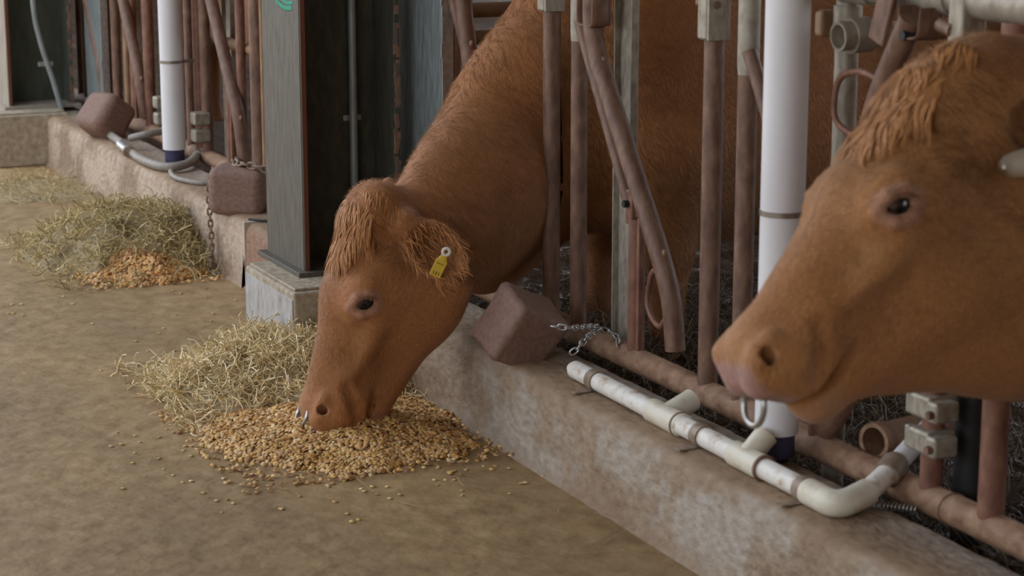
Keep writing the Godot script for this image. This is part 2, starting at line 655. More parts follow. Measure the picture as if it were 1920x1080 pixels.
		F.ell(e0 + tip * 0.092 * z + open * 0.026 * z, EB, Vector3(0.07, 0.05, 0.042) * z, 0.012, -1)


func body_field(F: Field, o: Vector3) -> void:
	var Z := Vector3(0, 0, 1)
	F.bone(o + Vector3(0.3, 0.8, 0), o + Vector3(1.15, 0.8, 0), 0.34, 0.37, 0.1, Z, 0.85)
	F.bone(o + Vector3(0.4, 0.66, 0), o + Vector3(1.15, 0.62, 0), 0.28, 0.32, 0.1, Z, 0.95)
	F.bone(o + Vector3(0.25, 1.02, 0), o + Vector3(1.5, 1.08, 0), 0.2, 0.18, 0.1, Z, 0.9)
	F.ell(o + Vector3(1.45, 0.92, 0), Basis(), Vector3(0.36, 0.33, 0.27), 0.1)
	F.bone(o + Vector3(0.08, 0.62, 0), o + Vector3(0.3, 0.56, 0), 0.17, 0.2, 0.1, Z, 0.8)
	for s in [-1.0, 1.0]:
		F.ell(o + Vector3(0.24, 0.8, 0.17 * s), Basis(Z, 0.25), Vector3(0.19, 0.35, 0.13), 0.08)
		F.bone(o + Vector3(0.2, 0.62, 0.19 * s), o + Vector3(0.21, 0.38, 0.18 * s), 0.115, 0.062, 0.06)
		F.bone(o + Vector3(0.21, 0.38, 0.18 * s), o + Vector3(0.2, 0.12, 0.18 * s), 0.052, 0.037, 0.03)
		F.bone(o + Vector3(0.2, 0.12, 0.18 * s), o + Vector3(0.16, 0.03, 0.18 * s), 0.042, 0.05, 0.02)
		F.bone(o + Vector3(1.55, 0.85, 0.17 * s), o + Vector3(1.44, 0.56, 0.2 * s), 0.21, 0.12, 0.08)
		F.bone(o + Vector3(1.44, 0.56, 0.2 * s), o + Vector3(1.6, 0.42, 0.19 * s), 0.1, 0.058, 0.05)
		F.bone(o + Vector3(1.6, 0.42, 0.19 * s), o + Vector3(1.56, 0.12, 0.19 * s), 0.052, 0.04, 0.03)
		F.bone(o + Vector3(1.56, 0.12, 0.19 * s), o + Vector3(1.52, 0.03, 0.19 * s), 0.042, 0.05, 0.02)
	F.bone(o + Vector3(1.74, 1.08, 0), o + Vector3(1.83, 0.92, 0), 0.05, 0.03, 0.05)
	F.bone(o + Vector3(1.83, 0.92, 0), o + Vector3(1.84, 0.4, 0), 0.03, 0.02, 0.03)
	F.ell(o + Vector3(1.84, 0.32, 0), Basis(), Vector3(0.04, 0.12, 0.04), 0.03)


const COAT := Color(0.42, 0.182, 0.058)

func paint_cow(mb: MB, H: HeadFrame, o: Vector3, tint: Color) -> void:
	var f := FastNoiseLite.new()
	f.seed = 5
	f.frequency = 3.0
	f.fractal_octaves = 4
	var ex := H.eye_axis()
	var ey := H.l.cross(ex)
	for i in mb.v.size():
		var p := mb.v[i]
		var q := H.local(p)
		var t := f.get_noise_3d(p.x, p.y, p.z)
		var c := tint * (1.0 + 0.35 * t)
		c = c.lerp(tint * Color(1.35, 1.2, 1.1), smoothstep(0.0, 0.6, f.get_noise_3d(p.x * 0.4 + 9.0, p.y * 0.4, p.z * 0.4)) * 0.5)
		if q.x > -0.1 and q.x < 0.56:
			# bare pink nose, pale lips and rims
			var nose := smoothstep(0.478, 0.5, q.x + absf(q.z) * -0.1 + 0.01) * (1.0 - smoothstep(0.05, 0.066, absf(q.z))) * smoothstep(-0.056, -0.04, q.y) * (1.0 - smoothstep(0.045, 0.06, q.y))
			c = c.lerp(Color(0.50, 0.29, 0.25), nose)
			var lip := smoothstep(0.42, 0.46, q.x) * (1.0 - smoothstep(-0.085, -0.065, q.y))
			c = c.lerp(Color(0.42, 0.25, 0.16), lip * 0.7)
			# paler muzzle, cheek and brow; a darker streak along the nose and jaw
			var pale := smoothstep(0.4, 0.46, q.x) * 0.35 + (1.0 - smoothstep(0.0, 0.075, Vector2((q.x - 0.27) * 0.7, q.y - 0.01).length())) * 0.8 + (1.0 - smoothstep(0.0, 0.05, Vector2(q.x - 0.14, q.y - 0.045).length())) * 0.4
			c = c.lerp(tint * Color(1.5, 1.75, 2.1), clampf(pale, 0.0, 1.0) * 0.55 * (1.0 - nose))
			var dark := (1.0 - smoothstep(0.0, 0.06, Vector2((q.x - 0.34) * 0.5, q.y + 0.05).length())) + (1.0 - smoothstep(0.0, 0.05, Vector2(q.x - 0.07, (q.y - 0.0) * 0.8).length()))
			c = c.lerp(tint * Color(0.62, 0.58, 0.55), clampf(dark, 0.0, 1.0) * 0.5)
			var w := H.w(0.192, 0.044, 0.0)
			var e := Vector2((p - w).dot(ex) / (0.046 * H.z), (p - w).dot(ey) / (0.035 * H.z)).length()
			if absf(q.z) > 0.07:
				c = c.lerp(Color(0.46, 0.27, 0.21), 1.0 - smoothstep(0.8, 1.05, e))
				c = c.lerp(tint * Color(1.45, 1.4, 1.4), (1.0 - smoothstep(1.0, 2.2, e)) * 0.35)
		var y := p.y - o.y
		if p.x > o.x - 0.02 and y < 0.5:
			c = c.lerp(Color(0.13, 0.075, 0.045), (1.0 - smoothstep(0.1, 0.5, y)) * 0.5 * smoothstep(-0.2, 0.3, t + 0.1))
		mb.c[i] = c


func eyes(root: Node3D, H: HeadFrame) -> void:
	for s in [-1.0, 1.0]:
		var mb := MB.new()
		mb.sphere(H.w(0.192, 0.044, 0.086 * s), Vector3.ONE * 0.0292 * H.z, 20, 14)
		part("eyeball", mb.mesh(), M.eye, root, "dark glossy eye")
		# lashes of the upper lid
		var lm := MB.new()
		lm.col = Color(0.2, 0.09, 0.04)
		for k in 15:
			var t := k / 14.0
			var ey := H.l.cross(H.eye_axis())
			ey *= signf(ey.y)
			var b := H.w(0.192, 0.044, 0.116 * s) + (H.eye_axis() * lerpf(-0.024, 0.024, t) + ey * (0.008 + 0.012 * sin(t * PI))) * H.z
			lm.tube([b, b + (H.l * s * 0.011 - ey * 0.002), b + (H.l * s * 0.016 - ey * 0.009)], [0.0007, 0.0005, 0.0002], 4, false)
		part("eyelash", lm.mesh(), M.hair, root).set_meta("kind", "stuff")


# locks of hair as thin tapering blades, joined
func locks(mb: MB, base: Vector3, dir: Vector3, nrm: Vector3, length: float, width: float, fall: Vector3, col: Color) -> void:
	mb.col = col
	var side := dir.cross(nrm).normalized()
	var k := 4
	var st := mb.v.size()
	var p := base
	var d := dir.normalized()
	for i in k + 1:
		var t := float(i) / k
		var ww := width * (1.0 - t * t) + 0.0002
		mb.vert(p - side * ww, (nrm - side * 0.5).normalized())
		mb.vert(p + side * ww, (nrm + side * 0.5).normalized())
		d = (d + fall * 0.35).normalized()
		p += d * length / k
	for i in k:
		var b := st + i * 2
		mb.quad(b, b + 1, b + 3, b + 2)


func forelock(root: Node3D, F: Field, H: HeadFrame, count: int, tint: Color, seed_: int) -> void:
	var r := RandomNumberGenerator.new()
	r.seed = seed_
	var every := PackedInt32Array(range(F.ty.size()))
	var mb := MB.new()
	for i in count:
		var s := r.randf_range(-0.07, 0.135)
		var l := r.randf_range(-0.085, 0.085)
		if s > 0.06 and absf(l) > 0.085 - (s - 0.06) * 0.7:
			continue
		# drop on to the skin from above the forehead
		var from := H.w(s, 0.2, l)
		var down := -H.d
		if s < -0.02:
			from = H.w(s - 0.05, 0.14, l)
			down = (-H.d + H.a * 0.7).normalized()
		var hit := false
		for k in 24:
			var e := F.at(from, every)
			if e < 0.0015:
				hit = true
				break
			from += down * e * 0.9
		if not hit:
			continue
		var g := Vector3(F.at(from + Vector3(0.004, 0, 0), every) - F.at(from - Vector3(0.004, 0, 0), every), F.at(from + Vector3(0, 0.004, 0), every) - F.at(from - Vector3(0, 0.004, 0), every), F.at(from + Vector3(0, 0, 0.004), every) - F.at(from - Vector3(0, 0, 0.004), every)).normalized()
		var swirl := sin(s * 50.0 + l * 70.0) * 0.9 + sin(s * 110.0 - l * 60.0) * 0.5
		var dir := (H.a * 0.8 + H.l * (swirl * 0.7 + l * 5.0) + g * r.randf_range(0.35, 1.0)).normalized()
		var c := tint * r.randf_range(0.75, 1.2)
		locks(mb, from - g * 0.002, dir, g, r.randf_range(0.02, 0.05) * H.z, r.randf_range(0.0007, 0.0015), -g * 0.6 + H.a * 0.5 + H.l * swirl * 0.3 + Vector3(0, -0.25, 0), c)
	part("forelock", mb.mesh(), M.hair, root, "tousled reddish hair on the poll").set_meta("kind", "stuff")


# soft hair inside the visible ear
func ear_hair(root: Node3D, F: Field, H: HeadFrame, tip_l: Vector3, open_l: Vector3, tint: Color) -> void:
	var r := RandomNumberGenerator.new()
	r.seed = 21
	var every := PackedInt32Array(range(F.ty.size()))
	var tip := (H.basis() * tip_l).normalized()
	var open := H.basis() * open_l
	open = (open - tip * open.dot(tip)).normalized()
	var side := tip.cross(open)
	var mb := MB.new()
	for i in 420:
		var p := H.w(-0.005, -0.005, 0.088) + tip * r.randf_range(0.02, 0.16) + side * r.randf_range(-0.058, 0.058) + open * 0.08
		var hit := false
		for k in 20:
			var e := F.at(p, every)
			if e < 0.0015:
				hit = true
				break
			p -= open * e * 0.9
		if not hit:
			continue
		var away := (tip * 0.8 + open * r.randf_range(0.1, 0.7) + side * r.randf_range(-0.6, 0.6)).normalized()
		locks(mb, p, away, open, r.randf_range(0.012, 0.03), r.randf_range(0.0004, 0.0009), -open * 0.25 + Vector3(0, -0.3, 0), tint * r.randf_range(0.7, 1.4))
	part("ear_hair", mb.mesh(), M.hair, root).set_meta("kind", "stuff")


# short coat hair over a body mesh, as instanced blades
func coat_hair(root: Node3D, mb: MB, H: HeadFrame, count: int, seed_: int, keep: Callable) -> void:
	var r := RandomNumberGenerator.new()
	r.seed = seed_
	var blade := MB.new()
	var k := 2
	for i in k + 1:
		var t := float(i) / k
		var ww := 0.5 * (1.0 - t) + 0.05
		blade.vert(Vector3(-ww, 0.28 * t * t, t), Vector3(-0.3, 1, -0.2).normalized())
		blade.vert(Vector3(ww, 0.28 * t * t, t), Vector3(0.3, 1, -0.2).normalized())
	for i in k:
		blade.quad(i * 2, i * 2 + 1, i * 2 + 3, i * 2 + 2)
	for i in blade.c.size():
		blade.c[i] = Color(1, 1, 1)
	var nt := mb.ix.size() / 3
	# pick triangles with equal chance by area
	var acc := PackedFloat32Array()
	acc.resize(nt)
	var sum := 0.0
	for i in nt:
		var pa := mb.v[mb.ix[i * 3]]
		var pb := mb.v[mb.ix[i * 3 + 1]]
		var pc := mb.v[mb.ix[i * 3 + 2]]
		if keep.call((pa + pb + pc) / 3.0):
			sum += (pb - pa).cross(pc - pa).length()
		acc[i] = sum
	var f := FastNoiseLite.new()
	f.seed = seed_
	f.frequency = 9.0
	var mm := MultiMesh.new()
	mm.transform_format = MultiMesh.TRANSFORM_3D
	mm.use_colors = true
	mm.mesh = blade.mesh()
	mm.instance_count = count
	for i in count:
		var t := acc.bsearch(r.randf() * sum)
		t = mini(t, nt - 1)
		var i0 := mb.ix[t * 3]
		var i1 := mb.ix[t * 3 + 1]
		var i2 := mb.ix[t * 3 + 2]
		var a := r.randf()
		var b := r.randf()
		if a + b > 1.0:
			a = 1.0 - a
			b = 1.0 - b
		var p := mb.v[i0] + (mb.v[i1] - mb.v[i0]) * a + (mb.v[i2] - mb.v[i0]) * b
		var nn := mb.n[i0]
		var q := H.local(p)
		# hair lies away from the nose, backwards and down over the body
		var flow := -H.a if q.x > 0.06 else Vector3(0.55, -0.85, 0.0)
		if q.x > 0.06 and q.x < 0.3:
			flow = (-H.a * (0.4 + q.x) - H.d * 0.6 + H.l * signf(q.z) * 0.3)
		flow += Vector3(f.get_noise_3d(p.x, p.y, p.z), f.get_noise_3d(p.y, p.z + 7.0, p.x), f.get_noise_3d(p.z, p.x, p.y + 3.0)) * 0.9
		flow += Vector3(r.randf_range(-0.2, 0.2), r.randf_range(-0.2, 0.2), r.randf_range(-0.2, 0.2))
		flow = (flow - nn * flow.dot(nn)).normalized()
		var len_ := r.randf_range(0.012, 0.022)
		if q.x > 0.1:
			len_ *= 0.5
		var wd := r.randf_range(0.0007, 0.0013)
		var xb := nn.cross(flow).normalized()
		mm.set_instance_transform(i, Transform3D(Basis(xb * wd, nn * len_, flow * len_), p))
		var c := mb.c[i0] * r.randf_range(0.72, 1.32)
		mm.set_instance_color(i, Color(c.r, c.g, c.b, 1))
	var o := MultiMeshInstance3D.new()
	o.multimesh = mm
	o.material_override = M.hair
	o.name = "coat_hair"
	root.add_child(o, true)
	o.position = -root.position
	o.set_meta("kind", "stuff")


func nose_ring(root: Node3D, H: HeadFrame, at: Vector2, lean: Vector2) -> void:
	var mb := MB.new()
	var ax := (H.a * lean.x + H.d * lean.y).normalized()
	mb.torus(H.w(at.x, at.y, 0), Basis(H.l, H.l.cross(ax).normalized(), ax), 0.032 * H.z, 0.0048, 1.0, 28, 10)
	part("nose_ring", mb.mesh(), M.chain, root, "bright metal ring through the nostrils")


# ------------------------------------------------------------------ scene
func _ready() -> void:
	rng.seed = 7
	# camera
	var cam := Camera3D.new()
	cam.name = "camera"
	var fpx := 3926.0
	var pitch := atan(866.0 / fpx)
	var yaw := atan(1885.0 * cos(pitch) / fpx)
	cam.fov = rad_to_deg(2.0 * atan(540.0 / fpx))
	cam.position = Vector3(-1.877, 1.35, 0)
	cam.basis = Basis(Vector3.UP, -yaw) * Basis(Vector3.RIGHT, -pitch)
	add_child(cam)
	var att := CameraAttributesPhysical.new()
	att.frustum_focal_length = 12.0 / (540.0 / fpx)
	att.frustum_focus_distance = 5.1
	att.frustum_near = 0.05
	att.frustum_far = 300.0
	att.exposure_aperture = 7.0
	cam.attributes = att
	# sky: bright even overcast; it reaches the barn through the open aisle side and ends
	var we := WorldEnvironment.new()
	we.name = "environment"
	var env := Environment.new()
	var sky := Sky.new()
	var sm := ProceduralSkyMaterial.new()
	sm.sky_top_color = Color(0.80, 0.84, 0.90)
	sm.sky_horizon_color = Color(0.92, 0.92, 0.92)
	sm.ground_horizon_color = Color(0.6, 0.56, 0.5)
	sm.ground_bottom_color = Color(0.45, 0.42, 0.37)
	sm.sun_angle_max = 1.0
	sky.sky_material = sm
	env.background_mode = Environment.BG_SKY
	env.sky = sky
	env.background_energy_multiplier = 1.0
	env.tonemap_mode = Environment.TONE_MAPPER_LINEAR
	env.tonemap_exposure = 4.8
	env.sdfgi_enabled = true
	env.ssao_enabled = true
	env.ssil_enabled = true
	we.environment = env
	add_child(we)

	materials()
	setting()
	columns()
	fences()
	pens()
	water_pipes()
	salt_blocks()
	feed()
	cows()


func setting() -> void:
	# aisle floor with coarse stains
	var f := FastNoiseLite.new()
	f.seed = 31
	f.frequency = 0.9
	f.fractal_octaves = 5
	var mb := MB.new()
	var xs := []
	var zs := []
	for i in 61:
		xs.append(lerpf(-2.4, 0.06, i / 60.0))
	for i in 221:
		zs.append(lerpf(-11.0, -0.5, i / 220.0))
	xs = [-7.0, -4.5, -3.2] + xs
	zs = [-26.0, -18.0, -14.0, -12.0] + zs + [2.0, 6.0]
	for x in xs:
		for z in zs:
			var t := f.get_noise_2d(x * 1.6, z * 0.8)
			var g := f.get_noise_2d(x * 6.0 + 40.0, z * 2.2)
			var c := Color(0.55, 0.44, 0.285) * (1.0 + 0.22 * t + 0.10 * g)
			# damp, soiled strip at the foot of the kerb
			var near := smoothstep(-0.28, 0.0, x + 0.16 * f.get_noise_2d(z * 2.4, 9.0)) * smoothstep(-4.6, -3.6, z)
			c = c.lerp(c * Color(0.52, 0.48, 0.42), near * clampf(0.7 + t * 1.6, 0.0, 1.0))
			mb.col = Color(c.r, c.g, c.b)
			mb.vert(Vector3(x, 0, z), Vector3.UP)
	var m := zs.size()
	for i in xs.size() - 1:
		for j in m - 1:
			mb.quad(i * m + j, i * m + j + 1, (i + 1) * m + j + 1, (i + 1) * m + j)
	part("floor", mb.mesh(), M.floor).set_meta("kind", "structure")
	var sl := MB.new()
	sl.box(Vector3(1.5, -0.16, -10.0), Vector3(17.0, 0.3, 32.0), 0.01)
	part("floor_slab", sl.mesh(), M.concrete).set_meta("kind", "structure")
	var gr := MB.new()
	gr.box(Vector3(0, -0.5, -10), Vector3(120, 0.3, 140), 0.01)
	part("ground", gr.mesh(), M.ground).set_meta("kind", "structure")

	# kerb in three pours
	kerb(-9.6, -5.885, 0)
	kerb(-5.875, -5.2, 1)
	kerb(-5.19, 1.0, 2)
	var jm := MB.new()
	jm.box(Vector3(0.0905, 0.1, -5.88), Vector3(0.187, 0.203, 0.016), 0.003)
	part("mortar_joint", jm.mesh(), M.wallm).set_meta("kind", "structure")

	# pen floor: trampled wet mud
	var pf := MB.new()
	var h1 := FastNoiseLite.new()
	h1.seed = 77
	h1.frequency = 5.0
	h1.fractal_octaves = 4
	var px := []
	var pz := []
	for i in 91:
		px.append(0.18 + 2.4 * i / 90.0)
	px.append_array([3.0, 4.0, 6.0, 9.5])
	for i in 161:
		pz.append(-6.2 + 4.6 * i / 160.0)
	pz = [-24.0, -16.0, -12.0, -9.5, -8.0, -7.0] + pz + [-1.0, 0.0, 2.0, 5.5]
	for x in px:
		for z in pz:
			var y := 0.1 + 0.028 * h1.get_noise_2d(x, z) + 0.02 * absf(h1.get_noise_2d(x * 3.0, z * 3.0))
			var e := 0.01
			var nx := h1.get_noise_2d(x + e, z) - h1.get_noise_2d(x - e, z)
			var nz := h1.get_noise_2d(x, z + e) - h1.get_noise_2d(x, z - e)
			pf.vert(Vector3(x, y, z), Vector3(-nx * 0.028 / (2 * e), 1, -nz * 0.028 / (2 * e)).normalized())
	var pm := pz.size()
	for i in px.size() - 1:
		for j in pm - 1:
			pf.quad(i * pm + j, i * pm + j + 1, (i + 1) * pm + j + 1, (i + 1) * pm + j)
	part("pen_floor", pf.mesh(), M.mud).set_meta("kind", "structure")

	# shell: roof with open ridge lights over the aisle, solid end behind the camera, walls with high openings
	var rf := MB.new()
	rf.box(Vector3(-6.6, 4.3, -10.0), Vector3(2.8, 0.15, 34.0), 0.01)
	rf.box(Vector3(4.6, 4.3, -10.0), Vector3(11.6, 0.15, 34.0), 0.01)
	for zz in [[-5.3, 7.0], [-8.4, -8.0], [-13.4, -13.0], [-18.4, -18.0], [-27.0, -24.0]]:
		rf.box(Vector3(-3.2, 4.3, (zz[0] + zz[1]) * 0.5), Vector3(4.0, 0.15, zz[1] - zz[0]), 0.01)
	part("ceiling", rf.mesh(), M.roof).set_meta("kind", "structure")
	var wb := MB.new()
	wb.box(Vector3(1.0, 2.1, 6.2), Vector3(18.0, 4.4, 0.2), 0.01)
	part("wall_back", wb.mesh(), M.wallm).set_meta("kind", "structure")
	var wr := MB.new()
	wr.box(Vector3(9.7, 0.7, -10.0), Vector3(0.2, 1.4, 32.0), 0.01)
	part("wall_side", wr.mesh(), M.wallm).set_meta("kind", "structure")
	var we := MB.new()
	we.box(Vector3(5.1, 2.1, -24.6), Vector3(9.4, 4.4, 0.2), 0.01)
	part("wall_end", we.mesh(), M.brownwall).set_meta("kind", "structure")
	var wl := MB.new()
	wl.box(Vector3(-7.0, 0.75, -10.0), Vector3(0.2, 1.5, 32.0), 0.01)
	part("wall_aisle", wl.mesh(), M.wallm).set_meta("kind", "structure")


func kerb(z0: float, z1: float, which: int) -> void:
	var f := FastNoiseLite.new()
	f.seed = 50 + which
	f.frequency = 2.2
	f.fractal_octaves = 5
	var prof := [[-0.012, 0.0], [-0.003, 0.012], [0.0, 0.04], [0.0, 0.075], [0.001, 0.11], [0.002, 0.145], [0.004, 0.17], [0.009, 0.186], [0.019, 0.196], [0.034, 0.2], [0.06, 0.201], [0.09, 0.2], [0.12, 0.2], [0.15, 0.2], [0.172, 0.199], [0.18, 0.192], [0.182, 0.05]]
	var np := prof.size()
	var cnt := int((z1 - z0) / 0.02) + 1
	var mb := MB.new()
	var pin := [Color(0.66, 0.57, 0.48), Color(0.40, 0.255, 0.19), Color(0.47, 0.39, 0.30)]
	for i in cnt + 1:
		var z := lerpf(z0, z1, float(i) / cnt)
		for j in np:
			var x: float = prof[j][0]
			var y: float = prof[j][1]
			var t := f.get_noise_3d(x * 3.0, y * 2.0, z * 1.1)
			var t2 := f.get_noise_3d(x * 6.0, y * 3.0, z * 7.0 + 20.0)
			var p := Vector3(x + 0.004 * t2 * (1.0 if y > 0.02 else 0.0), y + (0.003 * t if j > 5 else 0.0), z)
			var a: Array = prof[maxi(j - 1, 0)]
			var b: Array = prof[mini(j + 1, np - 1)]
			var tn := Vector2(b[0] - a[0], b[1] - a[1])
			var nn := Vector3(-tn.y, tn.x, 0).normalized()
			var c: Color = pin[which]
			if x < 0.03 and y < 0.195:
				# worn paint: pink-brown film over grey concrete, in patches and runs
				var wear := smoothstep(-0.15, 0.25, t + 0.5 * t2)
				c = c.lerp(Color(0.62, 0.63, 0.62) if which == 2 else c * 1.12, wear * 0.75)
				c = c.lerp(Color(0.34, 0.245, 0.17), smoothstep(0.05, 0.4, -t + 0.35 * t2) * 0.75)
				c = c.lerp(Color(0.38, 0.285, 0.2), (1.0 - smoothstep(0.0, 0.05, y)) * 0.6)
				c = c.lerp(Color(0.38, 0.27, 0.18), smoothstep(0.15, 0.19, y) * clampf(0.4 + t2, 0.0, 0.8))
			else:
				c = Color(0.40, 0.30, 0.205).lerp(Color(0.46, 0.425, 0.385), smoothstep(0.05, 0.16, x)) * (1.0 + 0.3 * t2 + 0.2 * t)
				if which == 0:
					c *= 1.15
			mb.col = Color(c.r, c.g, c.b)
			mb.vert(p, nn)
	for i in cnt:
		for j in np - 1:
			mb.quad(i * np + j, i * np + j + 1, (i + 1) * np + j + 1, (i + 1) * np + j)
	# ends
	for e in 2:
		var s := mb.v.size()
		var o := 0 if e == 0 else cnt * np
		for j in np:
			mb.col = mb.c[o + j]
			mb.vert(mb.v[o + j], Vector3(0, 0, -1 if e == 0 else 1))
		for j in range(1, np - 1):
			mb.tri(s, s + j, s + j + 1)
	var k := part("kerb", mb.mesh(), M.kerb)
	tag(k, ["pale pinkish concrete feed kerb running to the far column", "short red-brown stretch of concrete kerb beside the column pedestal", "worn grey-brown concrete feed kerb under the white water pipe"][which], "kerb", "", "structure")


func pedestal(z1: float, label: String, bright: bool) -> void:
	var o := thing("column_pedestal", label, "pedestal", Vector3(-0.02, 0, z1 - 0.2))
	var mb := MB.new()
	mb.box(Vector3(-0.0575, 0.105, z1 - 0.195), Vector3(0.295, 0.21, 0.39), 0.008)
	part("block", mb.mesh(), M.concrete, o)
	if bright:
		# whitewashed face towards the aisle
		var w := MB.new()
		w.box(Vector3(-0.2055, 0.097, z1 - 0.195), Vector3(0.004, 0.19, 0.378), 0.0015)
		part("whitewashed_face", w.mesh(), M.whitewash, o, "whitewashed aisle face of the pedestal")
	var d := MB.new()
	d.box(Vector3(-0.06, 0.2135, z1 - 0.2), Vector3(0.27, 0.008, 0.36), 0.003)
	part("grout_bed", d.mesh(), M.concrete, o)


func column(zc: float, label: String, pm: Material, dm: Material) -> Node3D:
	var o := thing("steel_column", label, "column", Vector3(0.015, 0.217, zc))
	var b := MB.new()
	b.box(Vector3(0.015, 0.223, zc), Vector3(0.315, 0.014, 0.34), 0.002)
	part("base_plate", b.mesh(), dm, o)
	var f1 := MB.new()
	f1.box(Vector3(-0.112, 2.22, zc), Vector3(0.014, 3.98, 0.30), 0.002)
	var fl := part("flange", f1.mesh(), pm, o)
	var fd := MB.new()
	fd.box(Vector3(-0.1195, 2.22, zc), Vector3(0.0015, 3.98, 0.288), 0.0005)
	part("dusty_face", fd.mesh(), dm, fl, "dusty grey outer face")
	var fe := MB.new()
	fe.box(Vector3(-0.112, 2.22, zc + 0.1505), Vector3(0.012, 3.98, 0.0015), 0.0005)
	part("rusty_edge", fe.mesh(), M.rustedge, fl, "rust-brown flange edge")
	var f2 := MB.new()
	f2.box(Vector3(0.142, 2.22, zc), Vector3(0.014, 3.98, 0.30), 0.002)
	var fl2 := part("flange", f2.mesh(), pm, o)
	# flaking rust on the inner flange edge
	var fk := MB.new()
	var r := RandomNumberGenerator.new()
	r.seed = int(-zc * 100)
	for i in 70:
		var y := r.randf_range(0.24, 1.3)
		fk.col = Color(0.13, 0.10, 0.085).lerp(Color(0.26, 0.14, 0.085), r.randf())
		fk.box(Vector3(0.142 + r.randf_range(-0.004, 0.004), y, zc + 0.15), Vector3(0.012, r.randf_range(0.01, 0.04), r.randf_range(0.003, 0.008)), 0.0015, Basis(Vector3(0, 0, 1), r.randf_range(-0.2, 0.2)))
	part("rust_flakes", fk.mesh(), M.straw, fl2, "flaking rust along the edge").set_meta("kind", "stuff")
	var w := MB.new()
	w.box(Vector3(0.015, 2.22, zc), Vector3(0.242, 3.98, 0.01), 0.002)
	part("web", w.mesh(), pm, o)
	return o


func columns() -> void:
	pedestal(-4.85, "square concrete column pedestal with a whitewashed side, beside the hay", true)
	pedestal(-8.45, "grey concrete pedestal at the distant end of the kerb", false)
	var c := column(-5.155, "dark steel I-beam column with green paint mark, behind the feeding cow's head", M.paint, M.dustypaint)
	# green paint scrawl on the flange
	var g := MB.new()
	for s in [[0.935, -5.185, 0.905, -5.165, 0.018], [0.905, -5.165, 0.9, -5.06, 0.012], [0.918, -5.14, 0.915, -5.05, 0.01], [0.93, -5.17, 0.94, -5.1, 0.012]]:
		g.tube(smooth([Vector3(-0.1205, s[0], s[1]), Vector3(-0.1208, (s[0] + s[2]) * 0.5 - 0.006, (s[1] + s[3]) * 0.5), Vector3(-0.1205, s[2], s[3])]), s[4] * 0.55, 8, true, Vector3(1, 0, 0), 0.08)
	part("paint_mark", g.mesh(), M.greenpaint, c, "green paint scrawl")
	column(-8.74, "dark green-grey steel I-beam column at the distant end of the kerb", M.paintfar, M.dustfar)

	# conduits
	var o := thing("conduit_pipe", "thin grey conduit standing inside the dark column recess", "pipe", Vector3(0.07, 0.23, -5.12))
	var mb := MB.new()
	mb.tube([Vector3(0.07, 0.23, -5.135), Vector3(0.07, 4.1, -5.135)], 0.0105, 12)
	part("tube", mb.mesh(), M.conduit, o)
	for y in [0.6, 1.5, 2.6]:
		var cl := MB.new()
		cl.box(Vector3(0.07, y, -5.146), Vector3(0.05, 0.015, 0.004), 0.001)
		part("saddle_clip", cl.mesh(), M.zinc, o)
	o = thing("conduit_pipe", "pale grey-blue upright pipe against the aisle side of the column", "pipe", Vector3(0.08, 0.2, -5.86))
	mb = MB.new()
	mb.tube([Vector3(0.085, 0.215, -5.865), Vector3(0.085, 4.1, -5.865)], 0.0165, 14)
	part("tube", mb.mesh(), M.conduit, o)
	mb = MB.new()
	mb.tube(smooth([Vector3(0.085, 0.215, -5.865), Vector3(0.08, 0.205, -5.84), Vector3(0.05, 0.206, -5.85), Vector3(0.022, 0.204, -5.90)]), 0.004, 8)
	part("cable", mb.mesh(), M.black, o, "black cable leaving the pipe")
	o = thing("conduit_pipe", "curved grey conduit on the distant dark column", "pipe", Vector3(0.1, 0.22, -8.58))
	mb = MB.new()
	mb.tube(smooth([Vector3(0.085, 0.2, -8.545), Vector3(0.055, 0.33, -8.55), Vector3(0.01, 0.5, -8.555), Vector3(-0.012, 0.68, -8.555), Vector3(-0.015, 1.2, -8.555), Vector3(-0.015, 4.1, -8.555)], 8), 0.011, 12)
	part("tube", mb.mesh(), M.conduit, o)
	for p in [Vector3(0.03, 0.40, -8.562), Vector3(-0.015, 1.4, -8.562)]:
		mb = MB.new()
		mb.box(p, Vector3(0.06, 0.018, 0.012), 0.002)
		part("saddle_clip", mb.mesh(), M.zinc, o)

	# galvanised channel posts behind the columns
	for k in 2:
		var zc: float = [-4.985, -8.42][k]
		var ww: float = [0.30, 0.26][k]
		o = thing("channel_post", ["broad blue-grey galvanised post between the column and the feeding cow's neck", "blue-grey galvanised post beside the distant column"][k], "post", Vector3(0.2, 0.1, zc))
		mb = MB.new()
		mb.box(Vector3(0.197, 2.1, zc), Vector3(0.006, 4.1, ww), 0.001)
		part("face_plate", mb.mesh(), M.bluegalv, o)
		mb = MB.new()
		mb.box(Vector3(0.2095, 2.1, zc + ww * 0.5 + 0.0035), Vector3(0.031, 4.1, 0.005), 0.001)
		part("folded_edge", mb.mesh(), M.zinc, o, "shiny folded edge")
		for y in [0.42, 0.8, 0.93]:
			var wl := MB.new()
			wl.box(Vector3(0.194, y, zc + ww * 0.5 + 0.004), Vector3(0.007, 0.035, 0.006), 0.002)
			part("weld", wl.mesh(), M.zinc, o)


# ---- headlock fences
const FX := 0.235

func post_part(o: Node3D, z: float, y0: float, y1: float, r: float, m: Material, x := FX) -> MeshInstance3D:
	var mb := MB.new()
	mb.tube([Vector3(x, y0, z), Vector3(x, y1, z)], r, 18)
	return part("post", mb.mesh(), m, o)


